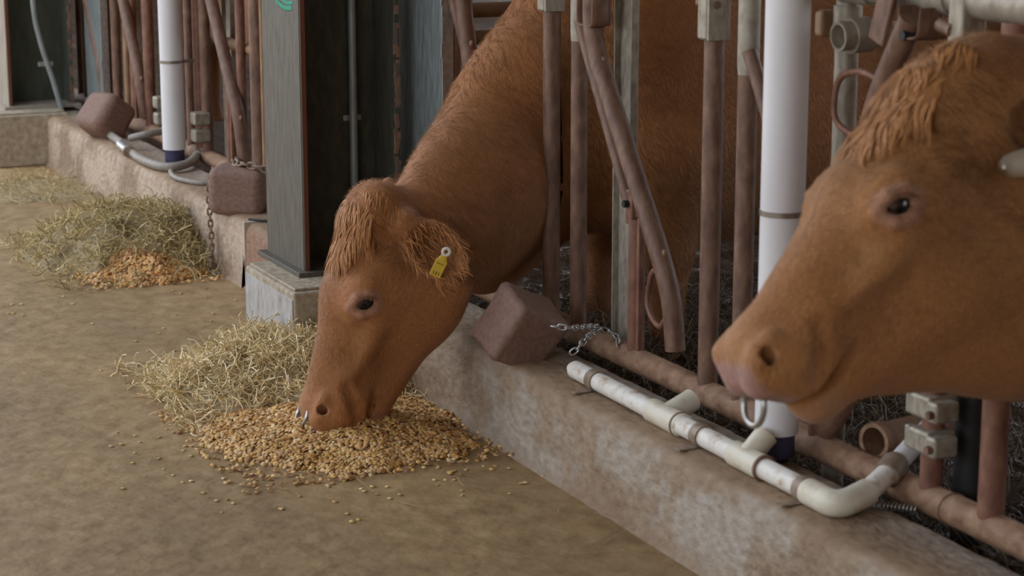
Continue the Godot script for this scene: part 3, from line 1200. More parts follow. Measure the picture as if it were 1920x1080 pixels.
func rail_clamp(o: Node3D, z: float, y: float) -> void:
	# two-piece galvanised clamp at the head of a post
	var mb := MB.new()
	mb.box(Vector3(FX - 0.004, y + 0.035, z - 0.004), Vector3(0.05, 0.09, 0.036), 0.006)
	var c := part("rail_clamp", mb.mesh(), M.galv, o)
	mb = MB.new()
	mb.box(Vector3(FX - 0.004, y + 0.04, z + 0.021), Vector3(0.05, 0.1, 0.007), 0.002)
	part("clamp_jaw", mb.mesh(), M.galv, c)
	mb = MB.new()
	mb.tube([Vector3(FX - 0.012, y + 0.06, z - 0.045), Vector3(FX - 0.012, y + 0.06, z + 0.03)], 0.008, 6)
	part("bolt", mb.mesh(), M.rust, c)


func lock_set(o: Node3D, z0: float, bar: Array, loop: Array, strip := true, small := false) -> void:
	var seg := 10 if small else 16
	var mb := MB.new()
	mb.tube([Vector3(FX, 0.235, z0), Vector3(FX, 1.06, z0)], 0.0195, seg)
	part("post", mb.mesh(), M.rust, o)
	mb = MB.new()
	mb.tube([Vector3(FX, 0.885, z0), Vector3(FX, 0.905, z0), Vector3(FX, 1.055, z0)], [0.0197, 0.0215, 0.0215], seg)
	part("post_sleeve", mb.mesh(), M.galv, o, "greenish galvanised sleeve")
	# thin brace down to a stub post
	mb = MB.new()
	mb.tube([Vector3(FX - 0.01, 0.93, z0 + 0.02), Vector3(FX - 0.01, 0.56, z0 + 0.262)], 0.0145, seg)
	part("brace", mb.mesh(), M.rust, o)
	mb = MB.new()
	mb.tube([Vector3(FX, 0.235, z0 + 0.277), Vector3(FX, 0.53, z0 + 0.277)], 0.0185, seg)
	part("stub_post", mb.mesh(), M.rustred, o)
	mb = MB.new()
	mb.box(Vector3(FX - 0.012, 0.555, z0 + 0.268), Vector3(0.012, 0.075, 0.03), 0.004)
	var lug := part("lug", mb.mesh(), M.rustred, o)
	mb = MB.new()
	mb.tube([Vector3(FX - 0.03, 0.563, z0 + 0.268), Vector3(FX, 0.563, z0 + 0.268)], 0.008, 6)
	part("bolt", mb.mesh(), M.black, lug)
	mb = MB.new()
	mb.box(Vector3(FX - 0.005, 0.39, z0 + 0.299), Vector3(0.012, 0.29, 0.012), 0.003)
	part("edge_strip", mb.mesh(), M.rustred, o)
	if strip:
		mb = MB.new()
		mb.box(Vector3(FX + 0.05, 0.62, z0 + 0.14), Vector3(0.02, 0.9, 0.05), 0.003)
		part("flat_post", mb.mesh(), M.galv, o, "greenish galvanised flat post")
		mb = MB.new()
		mb.box(Vector3(FX + 0.042, 0.62, z0 + 0.1125), Vector3(0.03, 0.9, 0.005), 0.001)
		part("flat_post", mb.mesh(), M.galv, o)
	# swinging lock bar
	mb = MB.new()
	mb.tube(bend(bar, 0.05, 6), 0.0215, seg)
	var b := part("lock_bar", mb.mesh(), M.rust, o, "bent swinging lock bar")
	if loop:
		mb = MB.new()
		mb.tube(smooth(loop, 6), 0.0062, 8)
		part("hand_loop", mb.mesh(), M.rustred, b, "D-shaped rod loop")
	for k in [1, 2]:
		mb = MB.new()
		mb.sphere(bar[mini(k + 1, bar.size() - 1)] + Vector3(0.0, 0.0, 0.022), Vector3(0.006, 0.008, 0.007), 8, 6)
		part("weld", mb.mesh(), M.rail, b)


func pivot_bracket(o: Node3D, z: float, y: float) -> void:
	var mb := MB.new()
	mb.tube(bend([Vector3(FX - 0.03, y + 0.12, z - 0.034), Vector3(FX - 0.03, y, z - 0.034), Vector3(FX - 0.03, y, z + 0.036), Vector3(FX - 0.03, y + 0.12, z + 0.036)], 0.014, 5), 0.021, 12, true, Vector3(0, 0, 1), 0.2)
	var b := part("pivot_bracket", mb.mesh(), M.rust, o, "rusty U-shaped bracket")
	mb = MB.new()
	mb.box(Vector3(FX - 0.004, y + 0.06, z), Vector3(0.006, 0.12, 0.066), 0.002)
	part("bracket_plate", mb.mesh(), M.rust, b)


func fences() -> void:
	# near fence, from the galvanised post past the frame's edge
	var o := thing("headlock_fence", "rusty brown headlock fence on the kerb holding the feeding cow", "fence", Vector3(FX, 0.1, -3.6))
	var mb := MB.new()
	mb.tube([Vector3(FX, 0.22, -4.82), Vector3(FX, 0.22, -1.2)], 0.0275, 20)
	part("bottom_rail", mb.mesh(), M.rail, o, "dusty brown bottom rail")
	mb = MB.new()
	mb.tube([Vector3(FX, 1.078, -4.82), Vector3(FX, 1.078, -1.2)], 0.027, 20)
	var top := part("top_rail", mb.mesh(), M.galv, o, "galvanised top rail")
	for s in [[-3.12, -3.03], [-2.86, -2.80], [-2.74, -2.45]]:
		mb = MB.new()
		mb.tube([Vector3(FX, 1.078, s[0]), Vector3(FX, 1.078, s[1])], 0.0315, 20)
		part("rail_sleeve", mb.mesh(), M.galv, top)
	for z in [-4.29, -3.566]:
		post_part(o, z, 0.235, 0.99, 0.0205, M.rust)
		rail_clamp(o, z, 0.95)
	# cow's bay: bar pushed aside
	lock_set(o, -4.85, [Vector3(FX - 0.02, 1.04, -4.745), Vector3(FX - 0.02, 0.92, -4.745), Vector3(FX - 0.02, 0.83, -4.718), Vector3(FX - 0.01, 0.42, -4.62), Vector3(FX - 0.01, 0.27, -4.612)], [], false)
	pivot_bracket(o, -4.745, 0.97)
	var z0 := -4.15
	lock_set(o, z0, [Vector3(FX - 0.03, 1.04, z0 + 0.117), Vector3(FX - 0.03, 0.925, z0 + 0.117), Vector3(FX - 0.03, 0.86, z0 + 0.146), Vector3(FX - 0.03, 0.49, z0 + 0.428), Vector3(FX - 0.025, 0.40, z0 + 0.475), Vector3(FX - 0.02, 0.29, z0 + 0.485)],
		[Vector3(FX - 0.03, 0.445, z0 + 0.43), Vector3(FX - 0.02, 0.437, z0 + 0.385), Vector3(FX - 0.01, 0.40, z0 + 0.352), Vector3(FX - 0.01, 0.358, z0 + 0.346), Vector3(FX - 0.01, 0.33, z0 + 0.37), Vector3(FX - 0.012, 0.322, z0 + 0.405), Vector3(FX - 0.02, 0.345, z0 + 0.44), Vector3(FX - 0.025, 0.36, z0 + 0.475)])
	pivot_bracket(o, z0 + 0.117, 0.93)
	z0 = -3.438
	lock_set(o, z0, [Vector3(FX - 0.035, 1.04, -2.87), Vector3(FX - 0.035, 1.0, -2.895), Vector3(FX - 0.035, 0.9, -2.955), Vector3(FX - 0.035, 0.80, -2.99), Vector3(FX - 0.02, 0.45, -3.035), Vector3(FX - 0.01, 0.33, -3.06), Vector3(FX - 0.01, 0.262, -3.118)],
		[Vector3(FX - 0.035, 0.925, -2.95), Vector3(FX - 0.035, 0.936, -3.01), Vector3(FX - 0.035, 0.92, -3.072), Vector3(FX - 0.035, 0.876, -3.09), Vector3(FX - 0.035, 0.84, -3.078), Vector3(FX - 0.035, 0.822, -3.02), Vector3(FX - 0.035, 0.82, -2.98)], false)
	mb = MB.new()
	mb.box(Vector3(FX - 0.05, 1.055, -2.925), Vector3(0.012, 0.13, 0.045), 0.004, Basis(Vector3(1, 0, 0), 0.32))
	part("strap", mb.mesh(), M.rust, o, "flat rusty strap over the top rail")
	mb = MB.new()
	mb.tube(bend([Vector3(FX - 0.03, 1.06, -2.885), Vector3(FX - 0.03, 1.005, -2.885), Vector3(FX - 0.03, 1.01, -2.83), Vector3(FX - 0.03, 1.06, -2.825)], 0.014, 5), 0.024, 12, true, Vector3(0, 0, 1), 0.16)
	var br := part("pivot_bracket", mb.mesh(), M.rust, o, "rusty U-shaped bracket with a bolt hole")
	mb = MB.new()
	mb.tube([Vector3(FX - 0.056, 1.012, -2.868), Vector3(FX, 1.012, -2.868)], 0.009, 8)
	part("bolt", mb.mesh(), M.black, br)
	mb = MB.new()
	mb.tube([Vector3(FX - 0.03, 1.035, -2.80), Vector3(FX - 0.03, 1.028, -2.765)], 0.012, 8)
	part("bolt", mb.mesh(), M.rust, o)
	mb = MB.new()
	mb.box(Vector3(FX - 0.01, 1.03, -2.755), Vector3(0.05, 0.12, 0.04), 0.006)
	part("rail_clamp", mb.mesh(), M.galv, o)
	# posts past the second white pipe
	mb = MB.new()
	mb.tube([Vector3(FX, 0.235, -2.81), Vector3(FX, 0.99, -2.81)], 0.0195, 16)
	part("post", mb.mesh(), M.rustred, o)
	for y in [0.327, 0.388]:
		mb = MB.new()
		mb.box(Vector3(FX - 0.002, y, -2.81), Vector3(0.062, 0.042, 0.06), 0.008)
		var cl := part("bolted_clamp", mb.mesh(), M.galv, o, "grey galvanised clamp")
		mb = MB.new()
		mb.box(Vector3(FX - 0.01, y - 0.002, -2.772), Vector3(0.05, 0.038, 0.03), 0.007)
		part("clamp_ear", mb.mesh(), M.galv, cl)
		mb = MB.new()
		mb.box(Vector3(FX - 0.022, y, -2.845), Vector3(0.016, 0.04, 0.014), 0.004)
		part("clamp_ear", mb.mesh(), M.galv, cl)
		mb = MB.new()
		mb.tube([Vector3(FX - 0.045, y - 0.004, -2.768), Vector3(FX, y - 0.004, -2.768)], 0.0075, 6)
		part("bolt", mb.mesh(), M.rust, cl)
	post_part(o, -2.645, 0.235, 1.05, 0.0225, M.rustred)
	mb = MB.new()
	mb.tube([Vector3(FX + 0.01, 1.0, -2.625), Vector3(FX + 0.01, 0.85, -2.625)], 0.018, 14)
	part("post_sleeve", mb.mesh(), M.bluegalv, o)
	# wires wrapped round the bottom rail
	for z in [-2.745, -2.9]:
		mb = MB.new()
		mb.torus(Vector3(FX, 0.22, z), Basis(Vector3(1, 0, 0), PI / 2) * Basis(Vector3(0, 0, 1), 0.15), 0.028, 0.0018, 1.0, 20, 6)
		part("wire_tie", mb.mesh(), M.rust, o)

	# upright galvanised stanchion behind the white pipe, with a stub of cross tube
	o = thing("galvanised_stanchion", "galvanised pole with a cross-tube clamp, behind the blurred cow's forehead", "post", Vector3(0.3, 0.1, -3.18))
	mb = MB.new()
	mb.tube([Vector3(0.28, 0.1, -3.175), Vector3(0.28, 1.45, -3.175)], 0.0215, 18)
	part("pole", mb.mesh(), M.galv, o)
	mb = MB.new()
	mb.tube([Vector3(0.28, 0.98, -3.175), Vector3(0.28, 1.035, -3.175)], 0.026, 16)
	part("collar", mb.mesh(), M.galv, o)
	mb = MB.new()
	mb.box(Vector3(0.262, 1.0, -3.215), Vector3(0.04, 0.05, 0.03), 0.01)
	part("clamp_ear", mb.mesh(), M.tan, o)
	mb = MB.new()
	mb.pipe(Vector3(0.2, 0.99, -3.085), Vector3(0.30, 0.995, -3.085), 0.026, 0.021)
	part("cross_tube", mb.mesh(), M.galv, o, "open-ended short cross tube")
	mb = MB.new()
	mb.tube([Vector3(0.225, 0.99, -3.085), Vector3(0.265, 0.992, -3.085)], 0.031, 18)
	part("collar", mb.mesh(), M.galv, o)

	# far fence beyond the column
	o = thing("headlock_fence", "crowded rusty headlock fence between the two dark columns", "fence", Vector3(FX, 0.1, -7.0))
	mb = MB.new()
	mb.tube([Vector3(FX, 0.22, -9.3), Vector3(FX, 0.22, -5.3)], 0.0275, 14)
	part("bottom_rail", mb.mesh(), M.rail, o)
	mb = MB.new()
	mb.tube([Vector3(FX, 1.078, -9.3), Vector3(FX, 1.078, -5.3)], 0.027, 14)
	part("top_rail", mb.mesh(), M.galv, o)
	for z in [-8.80, -8.21, -7.0]:
		lock_set(o, z, [Vector3(FX - 0.03, 1.04, z + 0.10), Vector3(FX - 0.03, 0.95, z + 0.10), Vector3(FX - 0.03, 0.86, z + 0.13), Vector3(FX - 0.03, 0.42, z + 0.455), Vector3(FX - 0.02, 0.27, z + 0.47)], [], true, true)
		pivot_bracket(o, z + 0.10, 0.94)
	for e in [[-8.69, 0.02, 0], [-8.33, 0.021, 0], [-7.73, 0.021, 1], [-7.28, 0.02, 1], [-7.18, 0.021, 0], [-7.08, 0.02, 1], [-6.43, 0.025, 0], [-6.37, 0.01, 2], [-6.6, 0.016, 1], [-8.05, 0.014, 2], [-7.95, 0.016, 1], [-6.25, 0.02, 0], [-8.5, 0.016, 1]]:
		post_part(o, e[0], 0.235, 1.06, e[1], [M.rust, M.rustred, M.tan][e[2]])
	mb = MB.new()
	mb.tube([Vector3(FX + 0.03, 0.634, -6.85), Vector3(FX + 0.03, 0.634, -6.25)], 0.02, 14)
	part("cross_rail", mb.mesh(), M.tan, o, "tan horizontal rail")
	for z in [-7.48, -7.0]:
		for y in [0.30, 0.36]:
			mb = MB.new()
			mb.box(Vector3(FX - 0.025, y, z), Vector3(0.06, 0.045, 0.055), 0.008)
			part("bolted_clamp", mb.mesh(), M.galv, o, "grey galvanised clamp")


func divider(zd: float, ys: Array, r: float, label: String, x0 := 0.32) -> void:
	var o := thing("pen_divider", label, "pen rail", Vector3(1.8, 0.1, zd))
	for y in ys:
		var mb := MB.new()
		mb.tube([Vector3(x0, y, zd), Vector3(3.6, y, zd)], r, 12)
		part("rail", mb.mesh(), M.tan, o)
	for x in [2.2, 3.6]:
		var mb := MB.new()
		mb.tube([Vector3(x, 0.08, zd + 0.045), Vector3(x, 1.25, zd + 0.045)], 0.025, 12)
		part("post", mb.mesh(), M.rust, o)


func pens() -> void:
	divider(-5.15, [0.868, 0.795, 0.5], 0.0205, "brown horizontal pen rails seen above the feeding cow's neck")
	divider(-3.06, [0.997, 0.62], 0.0185, "pale brown pen rail behind the blurred cow's poll", 0.3)
	var o := thing("drain_pipe", "rusty brown pipe end lying on the mud behind the bottom rail", "pipe", Vector3(0.35, 0.2, -3.05))
	var mb := MB.new()
	mb.pipe(Vector3(0.262, 0.262, -3.02), Vector3(0.62, 0.25, -3.12), 0.031, 0.026, 20)
	part("tube", mb.mesh(), M.rail, o)
	mb = MB.new()
	mb.pipe(Vector3(0.262, 0.262, -3.02), Vector3(0.282, 0.2615, -3.0256), 0.034, 0.026, 20)
	part("collar", mb.mesh(), M.rail, o)
	o = thing("rubber_post", "black rubber-sleeved post behind the grey bolted clamps", "post", Vector3(0.3, 0.1, -2.79))
	mb = MB.new()
	mb.tube([Vector3(0.31, 0.1, -2.80), Vector3(0.31, 0.46, -2.80)], 0.03, 14)
	part("sleeve", mb.mesh(), M.black, o)
	mb = MB.new()
	mb.tube([Vector3(0.31, 0.46, -2.80), Vector3(0.31, 1.0, -2.80)], 0.02, 12)
	part("core", mb.mesh(), M.rust, o)


# ---- white pipes
func downpipe(at: Vector3, r: float, label: String, yb: float) -> void:
	var o := thing("white_downpipe", label, "pipe", at)
	var mb := MB.new()
	mb.tube([at + Vector3(0, yb, 0), at + Vector3(0, 3.9, 0)], r, 28)
	part("tube", mb.mesh(), M.pvc, o)
	mb = MB.new()
	mb.tube([at + Vector3(0, yb - 0.045, 0), at + Vector3(0, yb + 0.002, 0)], r * 0.86, 24)
	part("coupling", mb.mesh(), M.blue, o, "dark blue foot coupling")
	mb = MB.new()
	mb.tube([at + Vector3(0, 0, 0), at + Vector3(0, yb - 0.04, 0)], r * 0.6, 16)
	part("stub", mb.mesh(), M.black, o)


func pipe_band(o_at: Vector3, y: float, r: float) -> void:
	var o: Node3D = get_node(NodePath("white_downpipe" if o_at.z > -5 else "white_downpipe_001"))
	var mb := MB.new()
	mb.tube([o_at + Vector3(0, y - 0.005, 0), o_at + Vector3(0, y + 0.005, 0)], r + 0.002, 28)
	var b := part("band", mb.mesh(), M.steel, o, "thin steel band")
	mb = MB.new()
	mb.box(o_at + Vector3(0.055, y, 0.015), Vector3(0.07, 0.012, 0.004), 0.001)
	part("strap_end", mb.mesh(), M.steel, b)


func water_pipes() -> void:
	downpipe(Vector3(0.15, 0.2, -3.17), 0.0405, "tall white plastic downpipe between the two cows", 0.055)
	downpipe(Vector3(0.14, 0.2, -7.09), 0.0405, "distant white plastic downpipe in front of the crowded fence", 0.045)
	pipe_band(Vector3(0.15, 0.2, -3.17), 0.468, 0.0405)
	pipe_band(Vector3(0.14, 0.2, -7.09), 0.352, 0.0405)

	var o := thing("water_line", "white plastic water pipe with tees and elbow lying along the kerb top", "pipe", Vector3(0.068, 0.2, -3.35))
	var y := 0.2225
	var r := 0.0195
	var a := Vector3(0.073, y, -3.842)
	var e := Vector3(0.062, y, -2.845)
	var P := func(z: float) -> Vector3: return a.lerp(e, (z - a.z) / (e.z - a.z))
	for s in [[-3.842, -3.49], [-3.375, -3.17], [-3.075, -2.92]]:
		var mb := MB.new()
		mb.tube([P.call(s[0]), P.call(s[1])], r, 22)
		part("pipe_run", mb.mesh(), M.dirtypvc, o)
	# capped start
	var mb := MB.new()
	mb.tube([P.call(-3.86), P.call(-3.842)], [r * 0.6, r * 1.0], 20)
	part("end_cap", mb.mesh(), M.dirtypvc, o)
	# tees
	for t in [[-3.50, -3.37, -3.445, Vector3(0.9, 0.28, -0.2), 0.075], [-3.18, -3.068, -3.135, Vector3(0.8, 0.75, -0.05), 0.06]]:
		mb = MB.new()
		mb.tube([P.call(t[0]), P.call(t[0] + 0.004), P.call(t[1] - 0.004), P.call(t[1])], [r, r + 0.0045, r + 0.0045, r], 22)
		var tee := part("tee", mb.mesh(), M.fitting, o, "cream tee fitting")
		mb = MB.new()
		var c: Vector3 = P.call(t[2])
		var d: Vector3 = (t[3] as Vector3).normalized()
		mb.tube([c, c + d * (t[4] as float)], r + 0.003, 20)
		mb.tube([c + d * (t[4] - 0.004), c + d * t[4]], r + 0.0035, 20)
		part("branch", mb.mesh(), M.fitting, tee)
	# joint rings and clamps
	for z in [-3.385, -3.075]:
		mb = MB.new()
		mb.tube([P.call(z), P.call(z + 0.006)], r + 0.0055, 20)
		part("joint_ring", mb.mesh(), M.rust, o)
	for z in [-3.745, -3.30, -2.935]:
		mb = MB.new()
		mb.tube([P.call(z - 0.013), P.call(z + 0.013)], r + 0.0035, 20)
		var c2 := part("pipe_clamp", mb.mesh(), M.clamp, o, "grey-brown pipe clamp")
		mb = MB.new()
		mb.box(P.call(z) + Vector3(-0.034, -0.02, 0.0), Vector3(0.04, 0.003, 0.02), 0.001)
		part("clamp_foot", mb.mesh(), M.clamp, c2)
	# elbow and riser to the rail
	mb = MB.new()
	var q := Vector3(0.14, 0.23, -2.86)
	mb.tube(bend([P.call(-2.925), e + Vector3(0, 0, 0.012), q], 0.045, 8), r + 0.0045, 22)
	part("elbow", mb.mesh(), M.fitting, o, "stained white elbow")
	var q2 := Vector3(0.20, 0.25, -2.885)
	var q3 := Vector3(0.34, 0.30, -2.955)
	mb = MB.new()
	mb.tube([q, q2], r, 20)
	part("pipe_run", mb.mesh(), M.dirtypvc, o)
	mb = MB.new()
	mb.tube([q2.lerp(q3, -0.05), q2.lerp(q3, 0.16), q2.lerp(q3, 0.22)], [r + 0.005, r + 0.006, r + 0.002], 20)
	part("union", mb.mesh(), M.clamp, o, "brass-brown union nut")
	mb = MB.new()
	mb.tube([q2.lerp(q3, 0.2), q3], r * 0.95, 20)
	part("pipe_run", mb.mesh(), M.pvc, o)

	# grey flexible hoses round the distant pipe foot
	var hoses := [
		[[Vector3(0.10, 0.222, -7.9), Vector3(0.07, 0.218, -7.7), Vector3(0.05, 0.218, -7.42), Vector3(0.02, 0.216, -7.10), Vector3(0.045, 0.218, -6.88), Vector3(0.12, 0.222, -6.88), Vector3(0.2, 0.225, -7.02)], 0.0155, "grey hose curving round the foot of the distant white downpipe"],
		[[Vector3(0.07, 0.243, -7.42), Vector3(0.12, 0.26, -7.38), Vector3(0.19, 0.26, -7.42)], 0.013, "short grey hose stub bent towards the distant fence"],
		[[Vector3(0.05, 0.21, -6.83), Vector3(0.03, 0.209, -6.7), Vector3(0.06, 0.209, -6.58), Vector3(0.10, 0.209, -6.55)], 0.0085, "thin pale hose lying on the kerb beside the chained salt block"],
	]
	for hs in hoses:
		var ho := thing("hose", hs[2], "hose", hs[0][0])
		mb = MB.new()
		mb.tube(smooth(hs[0], 6), hs[1], 12)
		part("tube", mb.mesh(), M.grey, ho)
		mb = MB.new()
		mb.tube([hs[0][-1], hs[0][-1] + (hs[0][-1] - hs[0][-2]).normalized() * 0.03], hs[1] * 1.25, 12)
		part("ferrule", mb.mesh(), M.zinc, ho)
	var ho := thing("hose_connector", "silver hose connector lying on the distant kerb", "connector", Vector3(0.03, 0.2, -7.35))
	mb = MB.new()
	mb.tube([Vector3(0.035, 0.222, -7.42), Vector3(0.02, 0.222, -7.27)], 0.018, 14)
	part("sleeve", mb.mesh(), M.zinc, ho)
	mb = MB.new()
	mb.tube([Vector3(0.018, 0.222, -7.25), Vector3(0.016, 0.222, -7.235)], 0.022, 8)
	part("nut", mb.mesh(), M.clamp, ho)
	# coil spring and ribbed cable on the near kerb
	o = thing("cable", "ribbed thin cable on the kerb under the white elbow", "cable", Vector3(0.17, 0.2, -2.84))
	mb = MB.new()
	var hp := []
	for i in 157:
		var t := i / 156.0
		hp.append(Vector3(0.142, 0.208, -2.865).lerp(Vector3(0.20, 0.208, -2.80), t) + Vector3(0.7 * sin(t * TAU * 13.0), cos(t * TAU * 13.0), -0.7 * sin(t * TAU * 13.0)) * 0.0065)
	mb.tube(hp, 0.0014, 5)
	part("coil", mb.mesh(), M.steel, o)


# ---- salt lick blocks and chains
func salt_mesh(size: Vector3, r: float, taper: float, seed_: int, B: Basis, ctr: Vector3) -> ArrayMesh:
	var mb := MB.new()
	mb.box(Vector3.ZERO, size, r, Basis(), true)
	var f := FastNoiseLite.new()
	f.seed = seed_
	f.frequency = 9.0
	for i in mb.v.size():
		var p := mb.v[i]
		var t := p.y / size.y
		p.x *= 1.0 + taper * t
		p.z *= 1.0 + taper * t
		p += mb.n[i] * f.get_noise_3d(p.x, p.y, p.z) * 0.006
		mb.v[i] = ctr + B * p
		mb.n[i] = (B * mb.n[i]).normalized()
	return mb.mesh()


func chain(called_label: String, pts: Array, link: float, wire: float, m: Material) -> void:
	var o := thing("chain", called_label, "chain", pts[0])
	var mb := MB.new()
	mb.torus(Vector3.ZERO, Basis(), link * 0.26, wire, 1.75, 14, 6)
	var ms := mb.mesh()
	var path := smooth(pts, 8)
	var cv := Curve3D.new()
	for p in path:
		cv.add_point(p)
	var n := int(cv.get_baked_length() / (link * 0.72))
	for i in n:
		var d := (i + 0.5) * link * 0.72
		var p := cv.sample_baked(d)
		var t := (cv.sample_baked(d + 0.004) - cv.sample_baked(d - 0.004)).normalized()
		var up := t.cross(Vector3(0.3, 0.2, 0.9)).normalized()
		var B := Basis(t, up, t.cross(up)) * Basis(Vector3(1, 0, 0), PI / 2 * (i % 2) + 0.4)
		var l := MeshInstance3D.new()
		l.mesh = ms
		l.material_override = m
		l.name = "link"
		o.add_child(l, true)
		l.transform = Transform3D(B, p - o.position)


func salt_blocks() -> void:
	# tilted block beside the feeding cow's jaw
	var R := Vector3(0.9054, 0, 0.4245)
	var F := Vector3(0.4146, -0.2154, -0.8842)
	var U := R.cross(F)
	var A := (-R * 0.54 - U * 0.80 + F * 0.27).normalized()
	var t1 := R * 0.45 - U * 0.45 - F * 0.77
	t1 = (t1 - A * t1.dot(A)).normalized()
	var t2 := t1.cross(A).normalized()
	var c := Vector3(0.045, 0.268, -4.06)
	var o := part("salt_block", salt_mesh(Vector3(0.125, 0.145, 0.14), 0.017, -0.04, 3, Basis(t1, A, t2), c), M.salt)
	tag(o, "brownish pink salt lick block tipped on its corner, beside the cow's jaw", "salt block")
	o = part("salt_block", salt_mesh(Vector3(0.135, 0.15, 0.175), 0.03, 0.05, 4, Basis(Vector3(0, 1, 0), 0.95) * Basis(Vector3(1, 0, 0), 0.05), Vector3(0.055, 0.262, -6.08)), M.salt)
	tag(o, "squarish red-brown salt lick block wrapped with a chain on the kerb", "salt block")
	o = part("salt_block", salt_mesh(Vector3(0.15, 0.16, 0.16), 0.035, -0.1, 5, Basis(Vector3(0.4, 0.2, 0.9).normalized(), -0.65) * Basis(Vector3(0, 1, 0), 0.5), Vector3(0.075, 0.275, -7.78)), M.salt)
	tag(o, "rounded brown salt lick block tilted on the distant kerb near the far column", "salt block")
	# chains
	chain("silver chain looped from the tipped salt block over the bottom rail", [Vector3(0.06, 0.30, -3.93), Vector3(0.1, 0.297, -3.905), Vector3(0.17, 0.283, -3.95), Vector3(0.205, 0.268, -3.97), Vector3(0.225, 0.257, -3.945), Vector3(0.21, 0.235, -3.90)], 0.022, 0.0022, M.chain)
	chain("second silver chain strand hanging beside the tipped salt block", [Vector3(0.19, 0.27, -3.965), Vector3(0.14, 0.268, -3.92), Vector3(0.105, 0.25, -3.90), Vector3(0.09, 0.238, -3.91)], 0.022, 0.0022, M.chain)
	chain("rusty chain laid over the red-brown salt block", [Vector3(0.09, 0.325, -6.17), Vector3(0.075, 0.343, -6.15), Vector3(0.045, 0.346, -6.10), Vector3(0.05, 0.346, -6.05), Vector3(0.085, 0.343, -6.0), Vector3(0.12, 0.33, -5.97)], 0.034, 0.0042, M.oldchain)
	chain("dark chain hanging down the kerb face into the distant hay", [Vector3(-0.012, 0.325, -6.14), Vector3(-0.02, 0.25, -6.16), Vector3(-0.02, 0.18, -6.16), Vector3(-0.02, 0.09, -6.15), Vector3(-0.035, 0.015, -6.12), Vector3(-0.03, 0.01, -6.04)], 0.026, 0.003, M.oldchain)


# ---- feed
func mound(ctr: Vector3, rx: float, rz: float, hgt: float, seed_: int, pw := 1.6) -> Callable:
	var f := FastNoiseLite.new()
	f.seed = seed_
	f.frequency = 7.0
	f.fractal_octaves = 3
	return func(x: float, z: float) -> float:
		var d := Vector2((x - ctr.x) / rx, (z - ctr.z) / rz)
		var rr := d.length() * (1.0 + 0.22 * f.get_noise_2d(x * 0.8 + 5.0, z * 0.8))
		return hgt * (1.0 - pow(rr, pw)) * (1.0 + 0.3 * f.get_noise_2d(x, z)) if rr < 1.0 else -0.01


func mound_mesh(hf: Callable, ctr: Vector3, rx: float, rz: float, col: Color) -> ArrayMesh:
	var mb := MB.new()
	mb.col = col
	var n := 40
	for i in n + 1:
		for j in n + 1:
			var x := ctr.x + rx * 1.15 * (2.0 * i / n - 1.0)
			var z := ctr.z + rz * 1.15 * (2.0 * j / n - 1.0)
			var y: float = hf.call(x, z)
			var gx: float = hf.call(x + 0.01, z) - hf.call(x - 0.01, z)
			var gz: float = hf.call(x, z + 0.01) - hf.call(x, z - 0.01)
			mb.vert(Vector3(x, y, z), Vector3(-gx / 0.02, 1, -gz / 0.02).normalized())
	for i in n:
		for j in n:
			var a := i * (n + 1) + j
			mb.quad(a, a + 1, a + n + 2, a + n + 1)
	return mb.mesh()


func flake_mesh(seed_: int) -> ArrayMesh:
	var r := RandomNumberGenerator.new()
	r.seed = seed_
	var mb := MB.new()
	var k := 7
	var top := mb.vert(Vector3(0, 0.24, 0), Vector3.UP)
	var bot := mb.vert(Vector3(0, -0.2, 0), Vector3.DOWN)
	var ring := mb.v.size()
	for i in k:
		var a := TAU * i / k
		var rr := r.randf_range(0.8, 1.1)
		var d := Vector3(cos(a) * rr, r.randf_range(-0.14, 0.14), sin(a) * rr * 0.8)
		mb.vert(d, (d + Vector3(0, 0.7, 0)).normalized())
		mb.vert(d, (d - Vector3(0, 0.7, 0)).normalized())
	for i in k:
		var j := (i + 1) % k
		mb.tri(top, ring + i * 2, ring + j * 2)
		mb.tri(bot, ring + i * 2 + 1, ring + j * 2 + 1)
	return mb.mesh()


func straw_mesh(seed_: int) -> ArrayMesh:
	# unit long bent blade along x
	var r := RandomNumberGenerator.new()
	r.seed = seed_
	var p := []
	var q := Vector3(-0.5, 0, 0)
	var d := Vector3(1, r.randf_range(-0.1, 0.4), r.randf_range(-0.4, 0.4))
	for i in 5:
		p.append(q)
		q += d.normalized() * 0.25
		d += Vector3(0, r.randf_range(-0.5, 0.15), r.randf_range(-0.5, 0.5))
	var mb := MB.new()
	mb.tube(p, 0.016, 4, false, Vector3(0, 1, 0), 0.5)
	return mb.mesh()


func scatter(o: Node3D, called: String, meshes: Array, mat_: Material, xf: Array, cols: Array) -> void:
	var k := meshes.size()
	for m in k:
		var mm := MultiMesh.new()
		mm.transform_format = MultiMesh.TRANSFORM_3D
		mm.use_colors = true
		mm.mesh = meshes[m]
		var cnt := 0
		for i in range(m, xf.size(), k):
			cnt += 1
		mm.instance_count = cnt
		var j := 0
		for i in range(m, xf.size(), k):
			mm.set_instance_transform(j, xf[i])
			mm.set_instance_color(j, cols[i])
			j += 1
		var mi := MultiMeshInstance3D.new()
		mi.multimesh = mm
		mi.material_override = mat_
		mi.name = called
		o.add_child(mi, true)
		mi.position = -o.position
		mi.set_meta("kind", "stuff")


const FLAKE_COLS := [Color(0.72, 0.42, 0.15), Color(0.78, 0.50, 0.22), Color(0.66, 0.34, 0.09), Color(0.80, 0.56, 0.29), Color(0.70, 0.45, 0.13), Color(0.52, 0.30, 0.14)]
const HAY_COLS := [Color(0.74, 0.59, 0.35), Color(0.84, 0.70, 0.45), Color(0.64, 0.52, 0.29), Color(0.92, 0.79, 0.55), Color(0.52, 0.42, 0.23)]


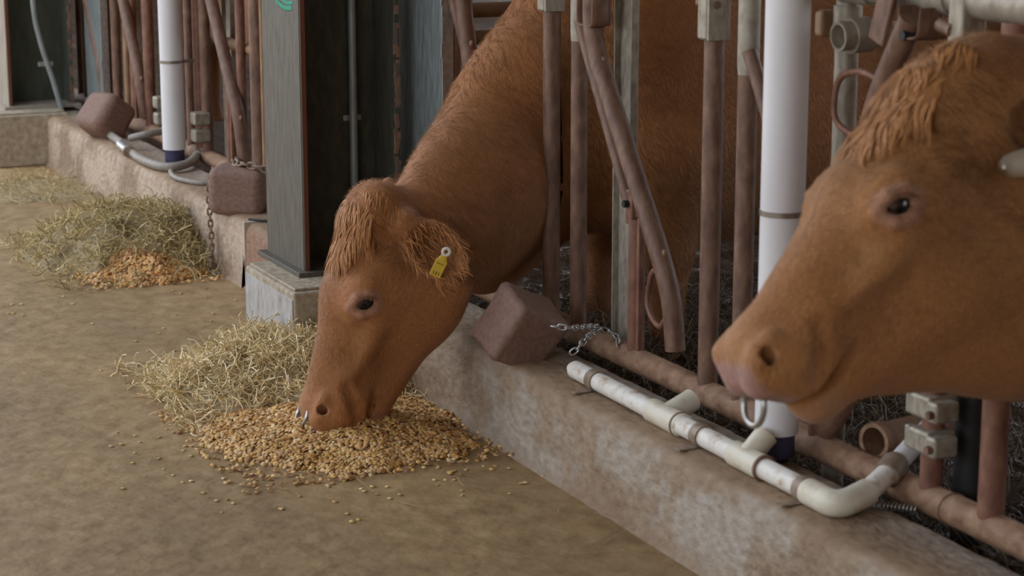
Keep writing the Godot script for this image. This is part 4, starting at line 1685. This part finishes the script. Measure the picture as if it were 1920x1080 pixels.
func flake_heap(label: String, ctr: Vector3, rx: float, rz: float, hgt: float, count: int, seed_: int, tone: Color) -> void:
	var r := RandomNumberGenerator.new()
	r.seed = seed_
	var hf := mound(ctr, rx, rz, hgt, seed_, 1.5)
	var o := thing("flaked_corn_heap", label, "feed", ctr, "", "stuff")
	part("heap_core", mound_mesh(hf, ctr, rx, rz, Color(0.42, 0.25, 0.11)), M.flake, o)
	var xf := []
	var cs := []
	while xf.size() < count:
		var x := ctr.x + rx * 1.12 * r.randf_range(-1, 1)
		var z := ctr.z + rz * 1.12 * r.randf_range(-1, 1)
		var y: float = hf.call(x, z)
		if y < 0.0:
			if r.randf() > 0.10:
				continue
			y = 0.002
		var gx: float = (hf.call(x + 0.012, z) - hf.call(x - 0.012, z)) / 0.024
		var gz: float = (hf.call(x, z + 0.012) - hf.call(x, z - 0.012)) / 0.024
		var up := (Vector3(-clampf(gx, -1, 1), 1, -clampf(gz, -1, 1)) + Vector3(r.randf_range(-0.6, 0.6), 0, r.randf_range(-0.6, 0.6))).normalized()
		var t := up.cross(Vector3(r.randf_range(-1, 1), 0.1, r.randf_range(-1, 1))).normalized()
		var s := r.randf_range(0.0052, 0.0084)
		xf.append(Transform3D(Basis(t * s, up * s, t.cross(up) * s), Vector3(x, y + 0.002 + r.randf() * 0.004, z)))
		var c: Color = FLAKE_COLS[r.randi() % 6] * tone * r.randf_range(0.85, 1.12)
		cs.append(Color(c.r, c.g, c.b))
	scatter(o, "flakes", [flake_mesh(1), flake_mesh(2), flake_mesh(3)], M.flake, xf, cs)


func hay_heap(label: String, ctr: Vector3, rx: float, rz: float, hgt: float, count: int, seed_: int, tone: Color) -> void:
	var r := RandomNumberGenerator.new()
	r.seed = seed_
	var hf := mound(ctr, rx, rz, hgt, seed_, 2.2)
	var o := thing("hay_heap", label, "hay", ctr, "", "stuff")
	part("heap_core", mound_mesh(hf, ctr, rx, rz, Color(0.36, 0.28, 0.16)), M.straw, o)
	var xf := []
	var cs := []
	while xf.size() < count:
		var x := ctr.x + rx * 1.15 * r.randf_range(-1, 1)
		var z := ctr.z + rz * 1.15 * r.randf_range(-1, 1)
		var y: float = hf.call(x, z)
		if y < 0.0:
			if r.randf() > 0.12:
				continue
			y = 0.003
		var t := Vector3(r.randf_range(-1, 1), r.randf_range(-0.25, 0.4), r.randf_range(-1, 1)).normalized()
		var up := t.cross(Vector3(r.randf_range(-1, 1), 0.3, r.randf_range(-1, 1))).normalized()
		var s := r.randf_range(0.02, 0.07)
		var wd := r.randf_range(0.075, 0.15)
		xf.append(Transform3D(Basis(t * s, up * wd, t.cross(up) * wd), Vector3(x, y + r.randf_range(-0.002, 0.018), z)))
		var c: Color = HAY_COLS[r.randi() % 5] * tone * r.randf_range(0.75, 1.2)
		cs.append(Color(c.r, c.g, c.b))
	scatter(o, "strands", [straw_mesh(1), straw_mesh(2), straw_mesh(3), straw_mesh(4)], M.straw, xf, cs)


func feed() -> void:
	hay_heap("loose pale hay heap behind the feeding cow's muzzle", Vector3(-0.27, 0, -4.77), 0.30, 0.30, 0.11, 5600, 41, Color(1.2, 1.18, 1.12))
	flake_heap("spread heap of golden flaked corn under the feeding cow's muzzle", Vector3(-0.29, 0, -4.31), 0.30, 0.30, 0.055, 9000, 42, Color(1, 1, 1))
	hay_heap("olive-brown hay heap against the distant kerb", Vector3(-0.20, 0, -6.5), 0.30, 0.42, 0.15, 4200, 43, Color(0.8, 0.76, 0.58))
	flake_heap("small golden heap of flaked corn in front of the distant hay", Vector3(-0.23, 0, -6.2), 0.19, 0.17, 0.075, 3000, 44, Color(1.05, 0.95, 0.9))
	hay_heap("flat scatter of old straw on the aisle by the distant pedestal", Vector3(-0.16, 0, -7.85), 0.22, 0.3, 0.012, 500, 45, Color(0.8, 0.75, 0.6))

	# single flakes lying on the floor round the near heap
	var r := RandomNumberGenerator.new()
	r.seed = 91
	var ms := [flake_mesh(1), flake_mesh(2), flake_mesh(3)]
	var mats := []
	for c in FLAKE_COLS:
		mats.append(plain(c.linear_to_srgb(), 0.65))
	for i in 150:
		var p: Vector3
		if i < 80:
			var a := r.randf_range(0.9, 4.2)
			var d := 0.30 + absf(r.randfn(0.0, 0.12))
			p = Vector3(-0.29 - sin(a) * d * 1.1, 0, -4.31 + cos(a) * -d)
		elif i < 115:
			p = Vector3(r.randf_range(-0.75, 0.0), 0, r.randf_range(-4.2, -3.7))
		else:
			p = Vector3(r.randf_range(-0.75, -0.05), 0, r.randf_range(-6.0, -4.7))
		var o := MeshInstance3D.new()
		o.mesh = ms[i % 3]
		o.material_override = mats[r.randi() % 6]
		o.name = numbered("corn_flake")
		add_child(o, true)
		var s := r.randf_range(0.005, 0.0078)
		o.transform = Transform3D(Basis(Vector3.UP, r.randf() * TAU) * Basis(Vector3(1, 0, 0), r.randf_range(-0.15, 0.15)) * Basis().scaled(Vector3.ONE * s), p + Vector3(0, s * 0.3, 0))
		tag(o, "single golden corn flake lying loose on the aisle floor", "corn flake", "loose corn flakes round the heaps")
	# single straws
	var smesh := [straw_mesh(5), straw_mesh(6), straw_mesh(7)]
	var sm := plain(Color(0.45, 0.36, 0.2).linear_to_srgb(), 0.7)
	for e in [[-0.05, -3.42, 0.6, 0.11], [-0.03, -3.52, 2.2, 0.09], [-0.12, -3.36, 0.3, 0.12], [-0.08, -3.62, 1.2, 0.06], [-0.35, -3.75, 2.6, 0.06], [-0.62, -4.9, 0.2, 0.07], [-0.5, -5.25, 2.9, 0.05], [-0.2, -3.85, 1.9, 0.05], [-0.58, -4.05, 0.9, 0.05], [-0.4, -3.9, 2.3, 0.07]]:
		var o := MeshInstance3D.new()
		o.mesh = smesh[int(e[3] * 100) % 3]
		o.material_override = sm
		o.name = numbered("straw")
		add_child(o, true)
		o.transform = Transform3D(Basis(Vector3.UP, e[2]).scaled_local(Vector3(e[3], 0.06, 0.06)), Vector3(e[0], 0.004, e[1]))
		tag(o, "single dry straw lying on the bare aisle floor", "straw", "loose straws on the aisle floor")
	# trodden straw and clods in the pens, along the back of the bottom rail
	var po := thing("trodden_straw", "dark trodden straw and clods on the pen mud behind the rail", "straw", Vector3(0.5, 0.1, -3.6), "", "stuff")
	var xf := []
	var cs := []
	for i in 5200:
		var x := 0.24 + absf(r.randfn(0.0, 0.45))
		var z := r.randf_range(-4.9, -2.2)
		var t := Vector3(r.randf_range(-1, 1), r.randf_range(-0.2, 0.35), r.randf_range(-1, 1)).normalized()
		var up := t.cross(Vector3(r.randf_range(-1, 1), 0.3, r.randf_range(-1, 1))).normalized()
		var s := r.randf_range(0.02, 0.07)
		xf.append(Transform3D(Basis(t * s, up * 0.1, t.cross(up) * 0.1), Vector3(x, 0.115 + r.randf() * 0.03 + 0.05 * exp(-pow((z + 4.2) / 0.15, 2.0)) * r.randf(), z)))
		var c := Color(0.10, 0.07, 0.045).lerp(Color(0.34, 0.26, 0.15), r.randf() * r.randf())
		cs.append(c)
	scatter(po, "strands", [straw_mesh(8), straw_mesh(9)], M.mudstraw, xf, cs)


# ---- cattle
const EAR1 := Vector3(0.42, -0.78, 0.46)

func cows() -> void:
	var t0 := Time.get_ticks_msec()
	# feeding cow
	var H := HeadFrame.new(Vector3(-0.168, 0.494, -4.274), Vector3(-0.168 - 0.321, 0.494 - 0.947, -4.274 - 0.019), 0.051, 0.97)
	var base := Vector3(0.34, -0.02, -4.47)
	var root := thing("cow", "brown cow with yellow ear tag lowering its head to the corn heap", "cow", base)
	var F := Field.new()
	body_field(F, base)
	F.bone(Vector3(0.72, 0.92, -4.47), Vector3(0.45, 0.81, -4.46), 0.31, 0.245, 0.08, Vector3(0, 0, 1), 0.6)
	F.bone(Vector3(0.45, 0.81, -4.46), Vector3(0.27, 0.655, -4.46), 0.24, 0.205, 0.06, Vector3(0.1, 0, 0.995), 0.58)
	F.bone(Vector3(0.27, 0.655, -4.46), Vector3(0.11, 0.515, -4.39), 0.205, 0.182, 0.06, Vector3(0.1, 0, 0.995), 0.6)
	F.bone(Vector3(0.11, 0.515, -4.38), Vector3(-0.09, 0.44, -4.29), 0.18, 0.13, 0.06, Vector3(0.1, 0, 0.995), 0.7)
	F.bone(Vector3(0.34, 0.5, -4.47), Vector3(0.12, 0.36, -4.40), 0.1, 0.06, 0.08, Vector3(0.1, 0, 0.995), 0.45)
	head_field(F, H, [[Vector3(-0.2, -0.45, -1.0), Vector3(0.3, 0.9, -0.3)], [EAR1, Vector3(-0.05, 0.35, 0.93)]], 0.024)
	var mb := MB.new()
	F.nets(mb, Vector3(-0.5, -0.02, -4.62), Vector3(0.30, 1.0, -4.02), 0.0055, Vector3(-1, 0, 0), -0.262)
	F.nets(mb, Vector3(0.2, 0.05, -4.95), Vector3(2.3, 1.5, -3.98), 0.016, Vector3(1, 0, 0), 0.258)
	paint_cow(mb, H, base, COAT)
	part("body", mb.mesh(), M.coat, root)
	eyes(root, H)
	forelock(root, F, H, 3000, COAT * 1.2, 3)
	nose_ring(root, H, Vector2(0.49, 0.07), Vector2(1.0, 0.05))
	ear_tag(root, H)
	ear_hair(root, F, H, EAR1, Vector3(-0.05, 0.35, 0.93), COAT * 1.15)
	coat_hair(root, mb, H, 90000, 8, func(p: Vector3) -> bool: return p.x < 1.6 and p.z > -4.5 and H.local(p).x < 0.44)

	# near cow, head over the kerb
	t0 = Time.get_ticks_msec()
	var H2 := HeadFrame.new(Vector3(0.009, 0.914, -2.499), Vector3(0.009 - 0.708, 0.914 - 0.70, -2.499 + 0.07), 0.151, 0.96)
	base = Vector3(0.42, 0.1, -2.40)
	root = thing("cow", "blurred brown cow with a ringed pink nose, head raised before the white downpipe", "cow", base)
	F = Field.new()
	body_field(F, base)
	F.bone(Vector3(0.7, 0.92, -2.40), Vector3(0.40, 0.84, -2.42), 0.31, 0.22, 0.08, Vector3(0, 0, 1), 0.62)
	F.bone(Vector3(0.40, 0.82, -2.42), Vector3(0.05, 0.905, -2.48), 0.20, 0.15, 0.06, Vector3(0, 0, 1), 0.66)
	F.bone(Vector3(0.45, 0.65, -2.42), Vector3(0.12, 0.64, -2.45), 0.14, 0.115, 0.08, Vector3(0, 0, 1), 0.6)
	F.bone(Vector3(0.12, 0.64, -2.45), Vector3(-0.16, 0.60, -2.46), 0.115, 0.058, 0.07, Vector3(0, 0, 1), 0.75)
	F.bone(Vector3(0.12, 0.75, -2.45), Vector3(-0.12, 0.68, -2.46), 0.13, 0.09, 0.07, Vector3(0, 0, 1), 0.7)
	head_field(F, H2, [[Vector3(-0.25, -0.35, -1.0), Vector3(0.5, 0.5, -0.2)], [Vector3(-0.75, -0.7, 0.25), Vector3(0.3, 0.1, 0.9)]])
	mb = MB.new()
	F.nets(mb, Vector3(-0.5, 0.38, -2.80), Vector3(0.34, 1.2, -2.1), 0.006, Vector3(-1, 0, 0), -0.302)
	F.nets(mb, Vector3(0.25, 0.05, -2.9), Vector3(2.45, 1.5, -1.9), 0.02, Vector3(1, 0, 0), 0.298)
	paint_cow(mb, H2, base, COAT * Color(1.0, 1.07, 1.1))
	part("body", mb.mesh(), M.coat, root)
	eyes(root, H2)
	forelock(root, F, H2, 3000, COAT * 1.2, 4)
	nose_ring(root, H2, Vector2(0.532, -0.016), Vector2(0.75, -0.65))
	var hm := MB.new()
	hm.tube(smooth([H2.w(-0.03, -0.1, 0.085), H2.w(-0.01, -0.085, 0.115), H2.w(0.02, -0.06, 0.132), H2.w(0.046, -0.038, 0.142)], 4), [0.024, 0.024, 0.023, 0.023, 0.022, 0.021, 0.0205, 0.02, 0.0195, 0.0185, 0.0165, 0.0125, 0.003], 14)
	part("horn", hm.mesh(), M.horn, root, "pale horn stub")
	coat_hair(root, mb, H2, 40000, 9, func(p: Vector3) -> bool: return p.x < 0.4 and H2.local(p).x < 0.44)

	# cows deeper in the pens
	t0 = Time.get_ticks_msec()
	base = Vector3(1.15, 0.1, -5.95)
	root = thing("cow", "brown cow standing in the pen behind the rails above the feeding cow's neck", "cow", base)
	F = Field.new()
	body_field(F, base)
	var H3 := HeadFrame.new(base + Vector3(-0.35, 1.12, 0), base + Vector3(-0.75, 0.75, 0), 0.0, 1.0)
	head_field(F, H3, [[Vector3(-0.25, -0.35, -1.0), Vector3(0.5, 0.5, -0.2)], [Vector3(-0.25, -0.35, 1.0), Vector3(0.5, 0.5, 0.2)]])
	F.bone(base + Vector3(0.3, 0.9, 0), base + Vector3(-0.27, 1.04, 0), 0.3, 0.14, 0.08, Vector3(0, 0, 1), 0.65)
	mb = MB.new()
	F.nets(mb, base + Vector3(-0.9, -0.05, -0.5), base + Vector3(2.0, 1.45, 0.5), 0.024)
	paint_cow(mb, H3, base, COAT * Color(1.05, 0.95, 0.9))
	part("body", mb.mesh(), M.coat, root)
	eyes(root, H3)
	var c2 := root.duplicate()
	c2.name = numbered("cow")
	add_child(c2)
	c2.position = Vector3(0.92, 0.0, -7.25)
	c2.rotation.y = PI / 2 - 0.05
	tag(c2, "dark brown cow half hidden behind the crowded distant fence", "cow")
	var c3 := root.duplicate()
	c3.name = numbered("cow")
	add_child(c3)
	c3.position = Vector3(3.3, 0.05, -6.9)
	c3.rotation.y = PI / 2 + 0.1
	tag(c3, "brown cow deepest in the pen behind the distant fence", "cow")


func ear_tag(root: Node3D, H: HeadFrame) -> void:
	# yellow plastic tag hanging in the left ear
	var tip := (H.basis() * EAR1).normalized()
	var c := H.w(-0.005, -0.005, 0.088) + tip * 0.085 + H.l * 0.03 + Vector3(-0.008, -0.032, 0.006)
	var mb := MB.new()
	var out := Vector3(-0.35, 0.05, 0.93).normalized()
	var up := Vector3(0.42, 0.88, 0.1)
	up = (up - out * up.dot(out)).normalized()
	var sd := up.cross(out)
	var B := Basis(sd, up, out)
	mb.box(c, Vector3(0.026, 0.04, 0.003), 0.0012, B)
	var t := part("ear_tag", mb.mesh(), M.yellow, root, "yellow plastic ear tag with a white button")
	mb = MB.new()
	for k in 3:
		mb.box(c + out * 0.0017 - up * 0.012 + sd * (k - 1) * 0.006, Vector3(0.0018, 0.008, 0.0005), 0.0002, B)
	for k in 4:
		mb.box(c + out * 0.0017 + up * 0.010 + sd * (k - 1.5) * 0.0042, Vector3(0.0026, 0.0022, 0.0005), 0.0002, B)
	part("tag_print", mb.mesh(), M.ink, t).set_meta("kind", "stuff")
	mb = MB.new()
	mb.tube([c + up * 0.018, c + up * 0.028, c + up * 0.036], [0.012, 0.008, 0.007], 10, true, out, 0.2)
	part("tag_neck", mb.mesh(), M.yellow, t)
	mb = MB.new()
	mb.torus(c + up * 0.040 + out * 0.003, Basis(sd, out, up), 0.0075, 0.0035, 1.0, 18, 8)
	part("tag_button", mb.mesh(), M.tagwhite, t)
